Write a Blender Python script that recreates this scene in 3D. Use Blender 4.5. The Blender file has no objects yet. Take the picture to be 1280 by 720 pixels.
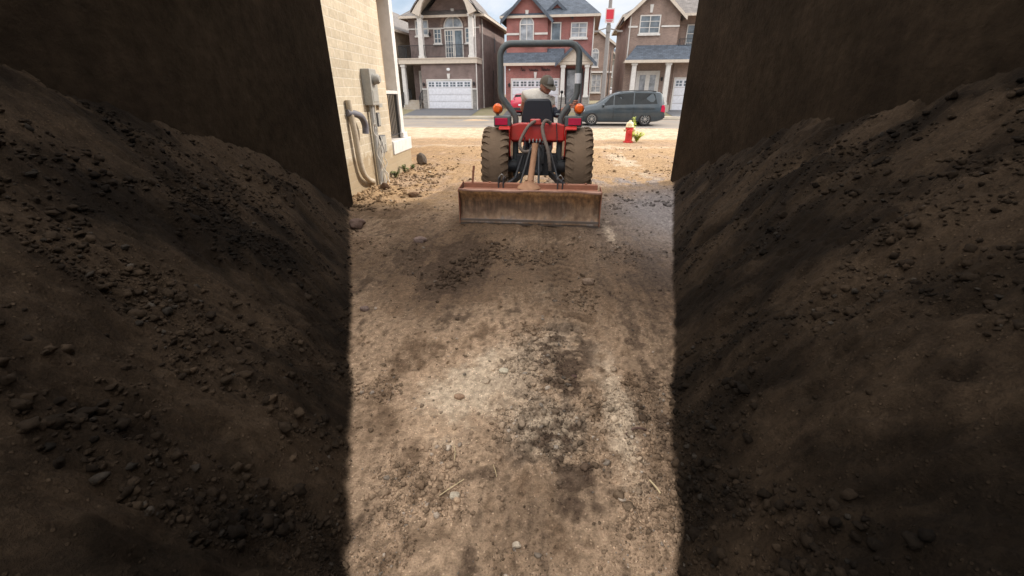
import bpy, bmesh, math, random
import numpy as np
from mathutils import Vector, Matrix

random.seed(7)
rng = np.random.default_rng(11)
R = math.radians
scene = bpy.context.scene
col = scene.collection

# ------------------------------------------------------------------ helpers
class MB:
    """collects shapes, links them as one mesh object"""
    def __init__(self):
        self.v = []; self.f = []
    def add(self, vs, fs):
        b = len(self.v)
        self.v += [tuple(p) for p in vs]
        self.f += [tuple(i + b for i in f) for f in fs]
        return self
    def box(self, x0, x1, y0, y1, z0, z1):
        vs = [(x, y, z) for z in (z0, z1) for y in (y0, y1) for x in (x0, x1)]
        return self.add(vs, [(0, 2, 3, 1), (4, 5, 7, 6), (0, 1, 5, 4), (2, 6, 7, 3), (0, 4, 6, 2), (1, 3, 7, 5)])
    def obox(self, c, size, rot):
        m = Matrix.Translation(c) @ rot.to_4x4()
        x, y, z = (s / 2 for s in size)
        vs = [m @ Vector((a * x, b * y, d * z)) for d in (-1, 1) for b in (-1, 1) for a in (-1, 1)]
        return self.add(vs, [(0, 2, 3, 1), (4, 5, 7, 6), (0, 1, 5, 4), (2, 6, 7, 3), (0, 4, 6, 2), (1, 3, 7, 5)])
    def bar(self, a, b, w, h):
        """rectangular bar from a to b"""
        a, b = Vector(a), Vector(b); d = b - a
        q = d.to_track_quat('Z', 'Y').to_matrix()
        return self.obox((a + b) / 2, (w, h, d.length), q)
    def tube(self, pts, r, n=10, cap=True):
        pts = [Vector(p) for p in pts]
        rs = r if isinstance(r, (list, tuple)) else [r] * len(pts)
        rings = []; up = None
        for i, p in enumerate(pts):
            t = (pts[min(i + 1, len(pts) - 1)] - pts[max(i - 1, 0)]).normalized()
            if up is None:
                up = Vector((0, 0, 1)) if abs(t.z) < .9 else Vector((1, 0, 0))
            s = t.cross(up).normalized(); up = s.cross(t).normalized()
            rings.append([p + (s * math.cos(k * 2 * math.pi / n) + up * math.sin(k * 2 * math.pi / n)) * rs[i] for k in range(n)])
        vs = [q for rg in rings for q in rg]
        fs = []
        for i in range(len(rings) - 1):
            for k in range(n):
                k2 = (k + 1) % n
                fs.append((i * n + k, i * n + k2, (i + 1) * n + k2, (i + 1) * n + k))
        if cap:
            fs.append(tuple(range(n - 1, -1, -1)))
            fs.append(tuple((len(rings) - 1) * n + k for k in range(n)))
        return self.add(vs, fs)
    def cyl(self, a, b, r, n=16, r2=None):
        return self.tube([a, b], [r, r if r2 is None else r2], n)
    def prism(self, poly, axis, a, b):
        """polygon (2d) extruded along axis from a to b; 'y': poly=(x,z)  'x': poly=(y,z)  'z': poly=(x,y)"""
        def P(p, t):
            return (p[0], t, p[1]) if axis == 'y' else (t, p[0], p[1]) if axis == 'x' else (p[0], p[1], t)
        n = len(poly)
        vs = [P(p, a) for p in poly] + [P(p, b) for p in poly]
        fs = [tuple(range(n)), tuple(range(2 * n - 1, n - 1, -1))]
        for i in range(n):
            j = (i + 1) % n
            fs.append((i, i + n, j + n, j))
        return self.add(vs, fs)
    def lathe(self, prof, c, axis, n=24):
        """prof: (radius, t) along axis"""
        ax = Vector(axis).normalized(); c = Vector(c)
        u = ax.orthogonal().normalized(); w = ax.cross(u)
        vs = []; m = len(prof)
        for k in range(n):
            a = 2 * math.pi * k / n
            d = u * math.cos(a) + w * math.sin(a)
            vs += [c + d * r + ax * t for r, t in prof]
        fs = []
        for k in range(n):
            k2 = (k + 1) % n
            for i in range(m - 1):
                fs.append((k * m + i, k * m + i + 1, k2 * m + i + 1, k2 * m + i))
        return self.add(vs, fs)
    def sphere(self, c, r, sc=(1, 1, 1), n=14):
        vs = []; fs = []
        m = n // 2
        for i in range(m + 1):
            th = math.pi * i / m
            for k in range(n):
                a = 2 * math.pi * k / n
                vs.append((c[0] + r * sc[0] * math.sin(th) * math.cos(a), c[1] + r * sc[1] * math.sin(th) * math.sin(a), c[2] + r * sc[2] * math.cos(th)))
        for i in range(m):
            for k in range(n):
                k2 = (k + 1) % n
                fs.append((i * n + k, (i + 1) * n + k, (i + 1) * n + k2, i * n + k2))
        return self.add(vs, fs)
    def build(self, name, mat, parent=None, smooth=None, bevel=0, loc=None, rz=0):
        me = bpy.data.meshes.new(name)
        me.from_pydata(self.v, [], self.f)
        bm = bmesh.new(); bm.from_mesh(me)
        bmesh.ops.remove_doubles(bm, verts=bm.verts, dist=1e-5)
        bmesh.ops.recalc_face_normals(bm, faces=bm.faces)
        bm.to_mesh(me); bm.free()
        if smooth:
            me.shade_smooth(); me.set_sharp_from_angle(angle=R(smooth))
        o = bpy.data.objects.new(name, me); col.objects.link(o)
        if mat: me.materials.append(mat)
        if parent: o.parent = parent
        if loc: o.location = loc
        if rz: o.rotation_euler.z = rz
        if bevel:
            m = o.modifiers.new('bevel', 'BEVEL'); m.width = bevel; m.segments = 2; m.limit_method = 'ANGLE'; m.angle_limit = R(40)
        return o

def tag(o, label=None, cat=None, group=None, kind=None):
    if label: o['label'] = label
    if cat: o['category'] = cat
    if group: o['group'] = group
    if kind: o['kind'] = kind
    return o

def thing(name, label, cat, loc=(0, 0, 0), rz=0, group=None):
    o = bpy.data.objects.new(name, None); col.objects.link(o)
    o.empty_display_size = .1
    o.location = loc; o.rotation_euler.z = rz
    return tag(o, label, cat, group)

def bez(pts, n=8):
    """Catmull-Rom through points"""
    P = [Vector(p) for p in pts]; P = [P[0] * 2 - P[1]] + P + [P[-1] * 2 - P[-2]]
    out = []
    for i in range(1, len(P) - 2):
        for k in range(n):
            t = k / n
            a, b, c, d = P[i - 1:i + 3]
            out.append(.5 * (2 * b + (c - a) * t + (2 * a - 5 * b + 4 * c - d) * t * t + (3 * b - a - 3 * c + d) * t ** 3))
    out.append(P[-2])
    return out

# ------------------------------------------------------------------ materials
def mat_base(name):
    m = bpy.data.materials.new(name); m.use_nodes = True
    nt = m.node_tree; b = nt.nodes['Principled BSDF']
    return m, nt, b
def N(nt, t, **kw):
    n = nt.nodes.new(t)
    for k, v in kw.items(): setattr(n, k, v)
    return n
def mixrgb(nt, fac, a, b, blend='MIX'):
    n = N(nt, 'ShaderNodeMix', data_type='RGBA', blend_type=blend)
    for sock, v in ((n.inputs[0], fac), (n.inputs[6], a), (n.inputs[7], b)):
        if hasattr(v, 'links') or isinstance(v, bpy.types.NodeSocket): nt.links.new(v, sock)
        elif isinstance(v, (int, float)): sock.default_value = v
        else: sock.default_value = (*v, 1) if len(v) == 3 else v
    return n.outputs[2]
def noise(nt, scale, detail=4, rough=.6, vec=None, dist=0):
    n = N(nt, 'ShaderNodeTexNoise'); n.inputs['Scale'].default_value = scale
    n.inputs['Detail'].default_value = detail; n.inputs['Roughness'].default_value = rough
    n.inputs['Distortion'].default_value = dist
    if vec is None: vec = N(nt, 'ShaderNodeTexCoord').outputs['Object']
    nt.links.new(vec, n.inputs['Vector'])
    return n.outputs['Fac']
def ramp(nt, fac, stops):
    n = N(nt, 'ShaderNodeValToRGB'); cr = n.color_ramp
    while len(cr.elements) > 1: cr.elements.remove(cr.elements[-1])
    for i, (p, c) in enumerate(stops):
        e = cr.elements[0] if i == 0 else cr.elements.new(p)
        e.position = p; e.color = (*c, 1) if not isinstance(c, (int, float)) else (c, c, c, 1)
    nt.links.new(fac, n.inputs[0])
    return n.outputs[0]
def bump(nt, b, h, strength=.3, dist=.01):
    n = N(nt, 'ShaderNodeBump'); n.inputs['Strength'].default_value = strength; n.inputs['Distance'].default_value = dist
    nt.links.new(h, n.inputs['Height']); nt.links.new(n.outputs[0], b.inputs['Normal'])
    return n
def paint(name, c, rough=.5, metal=0, dirt=None, dirt_amt=.5, dscale=6, coat=0, bumps=0, spec=.5):
    m, nt, b = mat_base(name)
    b.inputs['Roughness'].default_value = rough; b.inputs['Metallic'].default_value = metal
    b.inputs['Coat Weight'].default_value = coat
    b.inputs['Specular IOR Level'].default_value = spec
    n1 = noise(nt, dscale, 6, .65)
    vary = mixrgb(nt, ramp(nt, noise(nt, dscale * 3, 3), [(.3, 0.), (.7, 1.)]), tuple(x * .88 for x in c), tuple(min(1, x * 1.08) for x in c))
    if dirt:
        f = ramp(nt, n1, [(max(0, .62 - dirt_amt * .5), 0.), (.78, dirt_amt)])
        vary = mixrgb(nt, f, vary, dirt)
        rr = ramp(nt, n1, [(.35, rough), (.75, min(1, rough + .3))])
        nt.links.new(rr, b.inputs['Roughness'])
    nt.links.new(vary, b.inputs['Base Color'])
    if bumps: bump(nt, b, noise(nt, dscale * 8, 4), bumps, .01)
    return m
def wall_uv(nt):
    """u along the wall, v up, from object position and normal"""
    tc = N(nt, 'ShaderNodeTexCoord'); sp = N(nt, 'ShaderNodeSeparateXYZ'); nt.links.new(tc.outputs['Object'], sp.inputs[0])
    sn = N(nt, 'ShaderNodeSeparateXYZ'); nt.links.new(tc.outputs['Normal'], sn.inputs[0])
    ab = N(nt, 'ShaderNodeMath', operation='ABSOLUTE'); nt.links.new(sn.outputs[0], ab.inputs[0])
    gt = N(nt, 'ShaderNodeMath', operation='GREATER_THAN'); nt.links.new(ab.outputs[0], gt.inputs[0]); gt.inputs[1].default_value = .6
    mx = N(nt, 'ShaderNodeMix'); nt.links.new(gt.outputs[0], mx.inputs[0]); nt.links.new(sp.outputs[0], mx.inputs[2]); nt.links.new(sp.outputs[1], mx.inputs[3])
    cb = N(nt, 'ShaderNodeCombineXYZ'); nt.links.new(mx.outputs[0], cb.inputs[0]); nt.links.new(sp.outputs[2], cb.inputs[1])
    return cb.outputs[0]
def brick(name, c1, c2, mortar, bw=.23, bh=.075, ms=.01, vary=.35, rough=.85, dirt=None, bias=0.):
    m, nt, b = mat_base(name)
    uv = wall_uv(nt)
    t = N(nt, 'ShaderNodeTexBrick'); nt.links.new(uv, t.inputs['Vector'])
    t.inputs['Scale'].default_value = 1; t.inputs['Brick Width'].default_value = bw; t.inputs['Row Height'].default_value = bh
    t.inputs['Mortar Size'].default_value = ms; t.inputs['Color1'].default_value = (*c1, 1); t.inputs['Color2'].default_value = (*c2, 1)
    t.inputs['Mortar'].default_value = (*mortar, 1); t.inputs['Bias'].default_value = bias; t.inputs['Mortar Smooth'].default_value = .3
    v = ramp(nt, noise(nt, 1.1, 5, .6), [(.3, 1 - vary), (.7, 1 + vary * .2)])
    c = mixrgb(nt, 1., t.outputs['Color'], v, 'MULTIPLY')
    v2 = ramp(nt, noise(nt, 14, 4, .7), [(.3, 1 - vary * .7), (.7, 1.1)])
    c = mixrgb(nt, 1., c, v2, 'MULTIPLY')
    if dirt:
        tc = N(nt, 'ShaderNodeTexCoord'); sp = N(nt, 'ShaderNodeSeparateXYZ'); nt.links.new(tc.outputs['Object'], sp.inputs[0])
        ad = N(nt, 'ShaderNodeMath', operation='MULTIPLY_ADD'); nt.links.new(noise(nt, 3, 6, .7), ad.inputs[0]); ad.inputs[1].default_value = -1.1
        nt.links.new(sp.outputs[2], ad.inputs[2])
        c = mixrgb(nt, ramp(nt, ad.outputs[0], [(0., .75), (.12, 0.)]), c, dirt)
    nt.links.new(c, b.inputs['Base Color']); b.inputs['Roughness'].default_value = rough
    b.inputs['Specular IOR Level'].default_value = .25
    iv = N(nt, 'ShaderNodeMath', operation='MULTIPLY_ADD'); nt.links.new(t.outputs['Fac'], iv.inputs[0]); iv.inputs[1].default_value = -1
    nt.links.new(noise(nt, 40, 4), iv.inputs[2])
    bump(nt, b, iv.outputs[0], .5, .008)
    return m
def shingle(name, c):
    m, nt, b = mat_base(name)
    tc = N(nt, 'ShaderNodeTexCoord')
    t = N(nt, 'ShaderNodeTexBrick'); mp = N(nt, 'ShaderNodeMapping'); nt.links.new(tc.outputs['Object'], mp.inputs[0])
    mp.inputs['Scale'].default_value = (1, 1, 0)
    nt.links.new(mp.outputs[0], t.inputs['Vector']); t.inputs['Scale'].default_value = 1
    t.inputs['Brick Width'].default_value = .3; t.inputs['Row Height'].default_value = .12; t.inputs['Mortar Size'].default_value = .008
    t.inputs['Color1'].default_value = (*[x * 1.2 for x in c], 1); t.inputs['Color2'].default_value = (*[x * .8 for x in c], 1)
    t.inputs['Mortar'].default_value = (*[x * .4 for x in c], 1)
    cc = mixrgb(nt, 1., t.outputs['Color'], ramp(nt, noise(nt, 3, 5, .7), [(.3, .75), (.7, 1.15)]), 'MULTIPLY')
    nt.links.new(cc, b.inputs['Base Color']); b.inputs['Roughness'].default_value = .9
    bump(nt, b, noise(nt, 60, 3), .4, .01)
    return m
def glass(name, c=(.05, .065, .08), rough=.06, spec=.8):
    m, nt, b = mat_base(name)
    cc = mixrgb(nt, ramp(nt, noise(nt, 1.7, 3), [(.35, 0.), (.65, 1.)]), tuple(x * .6 for x in c), tuple(x * 1.6 for x in c))
    nt.links.new(cc, b.inputs['Base Color']); b.inputs['Roughness'].default_value = rough
    b.inputs['Specular IOR Level'].default_value = spec; b.inputs['Coat Weight'].default_value = .3 if spec > .5 else 0.; b.inputs['Coat Roughness'].default_value = .03
    return m
DUST = (.22, .155, .10)
M = dict(
    trim=paint('white_trim', (.62, .59, .56), .55, dirt=(.42, .38, .33), dirt_amt=.35, dscale=2),
    cream=paint('cream_trim', (.55, .47, .39), .6, dscale=2),
    garage=paint('garage_white', (.66, .66, .70), .45, dscale=2),
    brick_brown=brick('brown_brick', (.26, .18, .16), (.20, .135, .125), (.3, .26, .245)),
    brick_red=brick('red_brick', (.40, .125, .105), (.31, .095, .085), (.40, .29, .27)),
    brick_tan=brick('tan_brick', (.36, .25, .205), (.29, .20, .165), (.38, .31, .27)),
    brick_buff=brick('buff_brick', (.50, .40, .28), (.42, .33, .23), (.45, .4, .34)),
    dim_wall=brick('dark_brown_brick', (.030, .0235, .018), (.021, .017, .0135), (.016, .0135, .011), .25, .08, .011, .6, dirt=(.02, .015, .011)),
    stone=brick('pale_stone_block', (.58, .49, .365), (.50, .42, .31), (.63, .56, .45), .34, .14, .009, .22, dirt=(.30, .22, .13)),
    stonegrey=brick('grey_stone', (.34, .31, .28), (.26, .24, .22), (.4, .38, .36), .4, .15, .012),
    stucco=paint('tan_stucco', (.36, .26, .15), .9, dscale=2, bumps=.15),
    shingle=shingle('blue_grey_shingle', (.085, .10, .125)),
    shingle_brown=shingle('brown_shingle', (.16, .14, .13)),
    glass=glass('window_glass', (.10, .12, .14)),
    glass_light=glass('curtained_glass', (.26, .27, .29), .1),
    cglass=glass('car_glass', (.006, .008, .009), .08, .25),
    black=paint('black_iron', (.018, .018, .02), .5),
    dark=paint('dark_door', (.05, .045, .05), .5),
    concrete=paint('concrete', (.42, .39, .35), .9, dirt=(.30, .22, .14), dirt_amt=.8, dscale=1.2, bumps=.15),
    asphalt=paint('asphalt', (.12, .115, .115), .85, dirt=(.28, .21, .14), dirt_amt=.75, dscale=.55, bumps=.3),
    driveway=paint('driveway_asphalt', (.10, .10, .108), .85, dirt=(.16, .14, .12), dirt_amt=.4, dscale=1, bumps=.2),
    steel=paint('galvanised_steel', (.42, .42, .41), .45, .6, dirt=(.3, .26, .2), dirt_amt=.3, dscale=9),
    meter=paint('grey_enamel', (.30, .29, .265), .5, dirt=(.3, .22, .14), dirt_amt=.3, dscale=9),
    meterdark=paint('dark_grey_plastic', (.10, .10, .105), .5),
    pvc=paint('beige_pvc', (.43, .36, .27), .55, dirt=DUST, dirt_amt=.4, dscale=12),
    hosegrey=paint('grey_pipe', (.13, .125, .145), .55, dirt=DUST, dirt_amt=.2),
    wire=paint('white_cable', (.58, .55, .5), .5, dirt=DUST, dirt_amt=.3, dscale=20),
    pole=paint('pole_grey', (.24, .22, .21), .7, dscale=3),
    sign_red=paint('sign_red', (.55, .025, .045), .45, dscale=8),
    sign_white=paint('sign_white', (.62, .55, .55), .5, dscale=8),
    hyd_red=paint('hydrant_red', (.62, .028, .03), .6, dirt=(.35, .12, .06), dirt_amt=.4, dscale=10),
    hyd_cream=paint('hydrant_cream', (.72, .62, .40), .5, dirt=(.45, .3, .15), dirt_amt=.3, dscale=12),
    tractor_red=paint('tractor_red', (.56, .026, .02), .35, dirt=(.24, .10, .06), dirt_amt=.4, dscale=5, coat=.3),
    grey_paint=paint('rops_grey', (.085, .098, .10), .45, dirt=DUST, dirt_amt=.3, dscale=7),
    tire=paint('muddy_tyre', (.12, .083, .056), .95, dirt=(.20, .138, .092), dirt_amt=1., dscale=3.5, bumps=.7, spec=.2),
    machinery=paint('oily_machinery', (.035, .038, .045), .5, .2, dirt=(.09, .07, .055), dirt_amt=.5, dscale=9),
    hose=paint('dusty_hose', (.12, .095, .085), .7, dirt=(.26, .2, .15), dirt_amt=.7, dscale=26),
    chrome=paint('bright_fitting', (.6, .6, .58), .3, .8, dscale=20),
    vinyl=paint('black_vinyl', (.013, .015, .022), .5, dscale=9),
    orange=paint('amber_lens', (.85, .13, .012), .25, dscale=30),
    lens_red=paint('red_lens', (.52, .012, .06), .25, dscale=30),
    van=paint('grey_van_paint', (.028, .043, .055), .35, .2, dirt=(.13, .12, .11), dirt_amt=.3, dscale=1.5, coat=.5),
    redcar=paint('red_car_paint', (.45, .012, .04), .3, .1, dscale=2, coat=.8),
    whitecar=paint('white_car_paint', (.66, .66, .68), .35, dscale=2, coat=.6),
    rubber=paint('rubber', (.02, .02, .021), .85, dirt=(.1, .08, .06), dirt_amt=.3, dscale=9),
    alloy=paint('alloy', (.48, .49, .5), .32, .7, dscale=9),
    plate=paint('plate_white', (.7, .7, .72), .4),
    skin=paint('sunburnt_skin', (.40, .175, .115), .55, dscale=25),
    shirt=paint('white_shirt', (.60, .56, .50), .9, dirt=(.44, .38, .31), dirt_amt=.5, dscale=14, bumps=.3),
    sleeve=paint('dark_sleeve', (.02, .023, .035), .85, dscale=14),
    jeans=paint('dark_jeans', (.03, .035, .06), .9, dscale=14),
    cap=paint('olive_cap', (.105, .085, .062), .85, dscale=25),
    cappatch=paint('cap_patch', (.19, .18, .165), .85, dscale=40),
    hair=paint('grey_hair', (.12, .10, .09), .8, dscale=40),
    lawn=paint('thin_lawn', (.16, .145, .075), .95, dirt=(.26, .2, .13), dirt_amt=.7, dscale=1.1, bumps=.5),
    leaf=paint('weed_leaf', (.50, .56, .07), .6, dscale=12),
    leafdark=paint('small_weed_leaf', (.10, .13, .03), .65, dscale=12),
    straw=paint('dry_straw', (.50, .38, .22), .8, dscale=30),
    twig=paint('dark_twig', (.10, .055, .04), .85, dscale=30),
)
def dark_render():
    m, nt, b = mat_base('dim_side_render')
    c = mixrgb(nt, ramp(nt, noise(nt, .8, 6, .65), [(.3, 0.), (.7, 1.)]), (.013, .0088, .0056), (.033, .0225, .0142))  # near-black base: dimming of both sides painted into the wall colour
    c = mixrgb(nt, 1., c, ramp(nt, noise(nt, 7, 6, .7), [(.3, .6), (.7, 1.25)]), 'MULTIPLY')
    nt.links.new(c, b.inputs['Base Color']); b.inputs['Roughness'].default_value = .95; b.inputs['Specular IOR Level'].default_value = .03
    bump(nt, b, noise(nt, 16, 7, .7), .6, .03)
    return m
M['dim_wall'] = dark_render()
def rust_mat():
    m, nt, b = mat_base('rusty_blade_steel')
    tc = N(nt, 'ShaderNodeTexCoord'); sp = N(nt, 'ShaderNodeSeparateXYZ'); nt.links.new(tc.outputs['Object'], sp.inputs[0])
    n1 = noise(nt, 2.6, 7, .65); n2 = noise(nt, 9, 6, .7)
    mp = N(nt, 'ShaderNodeMapping'); nt.links.new(tc.outputs['Object'], mp.inputs[0]); mp.inputs['Scale'].default_value = (14, 14, 1.2)
    streak = noise(nt, 1.5, 5, .6, mp.outputs[0])
    # height on the plate plus noise: rusty orange above, dark mud in the middle, worn grey at the edge
    h = N(nt, 'ShaderNodeMath', operation='MULTIPLY_ADD'); nt.links.new(n1, h.inputs[0]); h.inputs[1].default_value = .55; zof = N(nt, 'ShaderNodeMath', operation='SUBTRACT'); nt.links.new(sp.outputs[2], zof.inputs[0]); zof.inputs[1].default_value = .13; nt.links.new(zof.outputs[0], h.inputs[2])
    h2 = N(nt, 'ShaderNodeMath', operation='MULTIPLY_ADD'); nt.links.new(streak, h2.inputs[0]); h2.inputs[1].default_value = .16; nt.links.new(h.outputs[0], h2.inputs[2])
    c = ramp(nt, h2.outputs[0], [(.20, (.34, .29, .26)), (.30, (.27, .175, .11)), (.40, (.14, .085, .054)), (.50, (.16, .10, .064)), (.58, (.30, .17, .088)), (.70, (.46, .24, .10))])
    c = mixrgb(nt, ramp(nt, n2, [(.45, 0.), (.7, .7)]), c, (.10, .055, .033))
    c = mixrgb(nt, ramp(nt, noise(nt, 1.4, 6, .7), [(.52, 0.), (.62, .75)]), c, (.26, .17, .105))
    c = mixrgb(nt, 1., c, ramp(nt, streak, [(.3, .65), (.7, 1.35)]), 'MULTIPLY')
    c = mixrgb(nt, ramp(nt, noise(nt, 3.2, 5, .6, dist=1.5), [(.60, 0.), (.72, .5)]), c, (.24, .19, .14))
    nt.links.new(c, b.inputs['Base Color']); b.inputs['Roughness'].default_value = .8; b.inputs['Specular IOR Level'].default_value = .3
    bump(nt, b, noise(nt, 22, 6, .7), .45, .01)
    return m
M['rust'] = rust_mat()
M['rustplain'] = paint('rusty_red_steel', (.36, .14, .082), .8, dirt=(.19, .10, .06), dirt_amt=.8, dscale=6, bumps=.3)
M['rusttan'] = paint('rusty_tan_bar', (.42, .225, .125), .75, dirt=(.25, .12, .07), dirt_amt=.6, dscale=8, bumps=.3)

# ------------------------------------------------------------------ ground
def hsh(ix, iy, seed):
    n = (ix.astype(np.int64) * 374761393 + iy.astype(np.int64) * 668265263 + seed * 1442695041) & 0x7fffffff
    n = ((n ^ (n >> 13)) * 1274126177) & 0x7fffffff
    return ((n ^ (n >> 16)) & 0xffff) / 65535.0
def vn(x, y, seed=0):
    ix = np.floor(x); iy = np.floor(y); fx = x - ix; fy = y - iy
    fx = fx * fx * fx * (fx * (fx * 6 - 15) + 10); fy = fy * fy * fy * (fy * (fy * 6 - 15) + 10)
    a = hsh(ix, iy, seed); b = hsh(ix + 1, iy, seed); c = hsh(ix, iy + 1, seed); d = hsh(ix + 1, iy + 1, seed)
    return (a * (1 - fx) + b * fx) * (1 - fy) + (c * (1 - fx) + d * fx) * fy
def fbm(x, y, seed=0, oct=4, g=.5):
    s = 0; a = 1; t = 0
    for i in range(oct):
        s = s + a * vn(x * 2 ** i + i * 17.3, y * 2 ** i - i * 9.1, seed + i); t += a; a *= g
    return s / t
def ss(a, b, x):
    t = np.clip((x - a) / (b - a), 0, 1); return t * t * (3 - 2 * t)
def dim_bank(X, Y):
    """soil banks along both house walls, side dimming painted into their colour: 0 on the graded lane, 1 in the topsoil"""
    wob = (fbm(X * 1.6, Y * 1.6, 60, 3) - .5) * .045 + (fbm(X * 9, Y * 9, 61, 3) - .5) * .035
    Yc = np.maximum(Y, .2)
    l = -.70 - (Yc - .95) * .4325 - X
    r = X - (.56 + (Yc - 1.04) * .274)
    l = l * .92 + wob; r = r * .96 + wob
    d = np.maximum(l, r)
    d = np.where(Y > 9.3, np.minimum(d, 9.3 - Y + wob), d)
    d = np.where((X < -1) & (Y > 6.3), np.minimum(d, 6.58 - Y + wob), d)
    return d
def crumb(X, Y): return fbm(X * 8 + fbm(X * 5, Y * 3.5, 72, 3) * 1.5, Y * 19, 78, 4, .62)
def treads(X, Y):
    w = 0; lug = 0
    for cx, k in ((.36, 1.), (-.98, .8), (.92, .6)):
        u = X - cx - .04 * np.sin(Y * .9 + cx) + (Y - 2) * (.05 if cx < .5 else .02)
        a = np.exp(-(u / .17) ** 4) * k * ss(.36, .6, fbm(X * 1.4, Y * .8, 41, 2)) * ss(.6, 1.2, Y)
        l = .5 + .5 * np.sin(Y * 38 + np.abs(u) * 30 + 5 * vn(X * 4, Y * 4, 44)) * ss(.3, .7, vn(X * 3, Y * 3, 45))
        lug = np.where(a > w, ss(.45, .75, l), lug); w = np.maximum(w, a)
    return w, lug
def ground_h(X, Y):
    calm = 1 - .6 * ss(11, 18, Y)
    h = (fbm(X * .45, Y * .45, 1, 2) - .5) * .07
    h = h + (fbm(X * 1.7, Y * 1.3, 3, 3) - .5) * .045
    h = h + (fbm(X * 7, Y * 1.1, 5, 3) - .5) * .022          # drag marks of the blade run along the lane
    rough = .45 + .9 * ss(.45, .7, fbm(X * 1.2, Y * 1.2, 31, 3))
    h = h + (fbm(X * 9, Y * 9, 7, 4, .6) - .5) * .050 * rough
    h = h + np.abs(fbm(X * 20, Y * 20, 9, 3) - .5) * -.040 * rough
    h = h + (fbm(X * 55, Y * 55, 13, 2) - .5) * .018 * rough
    # tread prints pressed by the tractor
    w, lug = treads(X, Y)
    h = h - w * .014 - w * lug * .014
    band = ss(.55, .15, np.abs(X - .17)) * ss(1.0, 1.5, Y) * ss(3.6, 2.7, Y)
    h = h + band * (np.abs(crumb(X, Y) - .5) * -.06 + .006)
    s = dim_bank(X, Y)
    b = ss(-.01, .25, s)
    h = h * (1 - .45 * b)
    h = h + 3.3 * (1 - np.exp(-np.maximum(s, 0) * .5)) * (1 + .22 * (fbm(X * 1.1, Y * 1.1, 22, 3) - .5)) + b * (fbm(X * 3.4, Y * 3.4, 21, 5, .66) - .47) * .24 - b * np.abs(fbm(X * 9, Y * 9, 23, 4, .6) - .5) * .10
    # clumpy soil against the pale stone wall
    e = ss(-2.2, -3.3, X) * ss(6, 7, Y) * ss(14, 11, Y)
    h = h + e * (.03 + .09 * (fbm(X * 7, Y * 7, 25, 4, .6) - .4))
    return h * calm
def gauss(X, Y, cx, cy, sx, sy):
    return np.exp(-((X - cx) / sx) ** 2 - ((Y - cy) / sy) ** 2)
C_TAN = np.array((.44, .305, .20)); C_MID = np.array((.178, .116, .073)); C_DARK = np.array((.062, .040, .027))
C_PALE = np.array((.56, .435, .31)); C_SUN = np.array((.325, .215, .122)); C_GREY = np.array((.245, .215, .205))
C_CREAM = np.array((.42, .33, .235)); C_SIDE_DIM = np.array((.0265, .0175, .0108))
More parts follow.
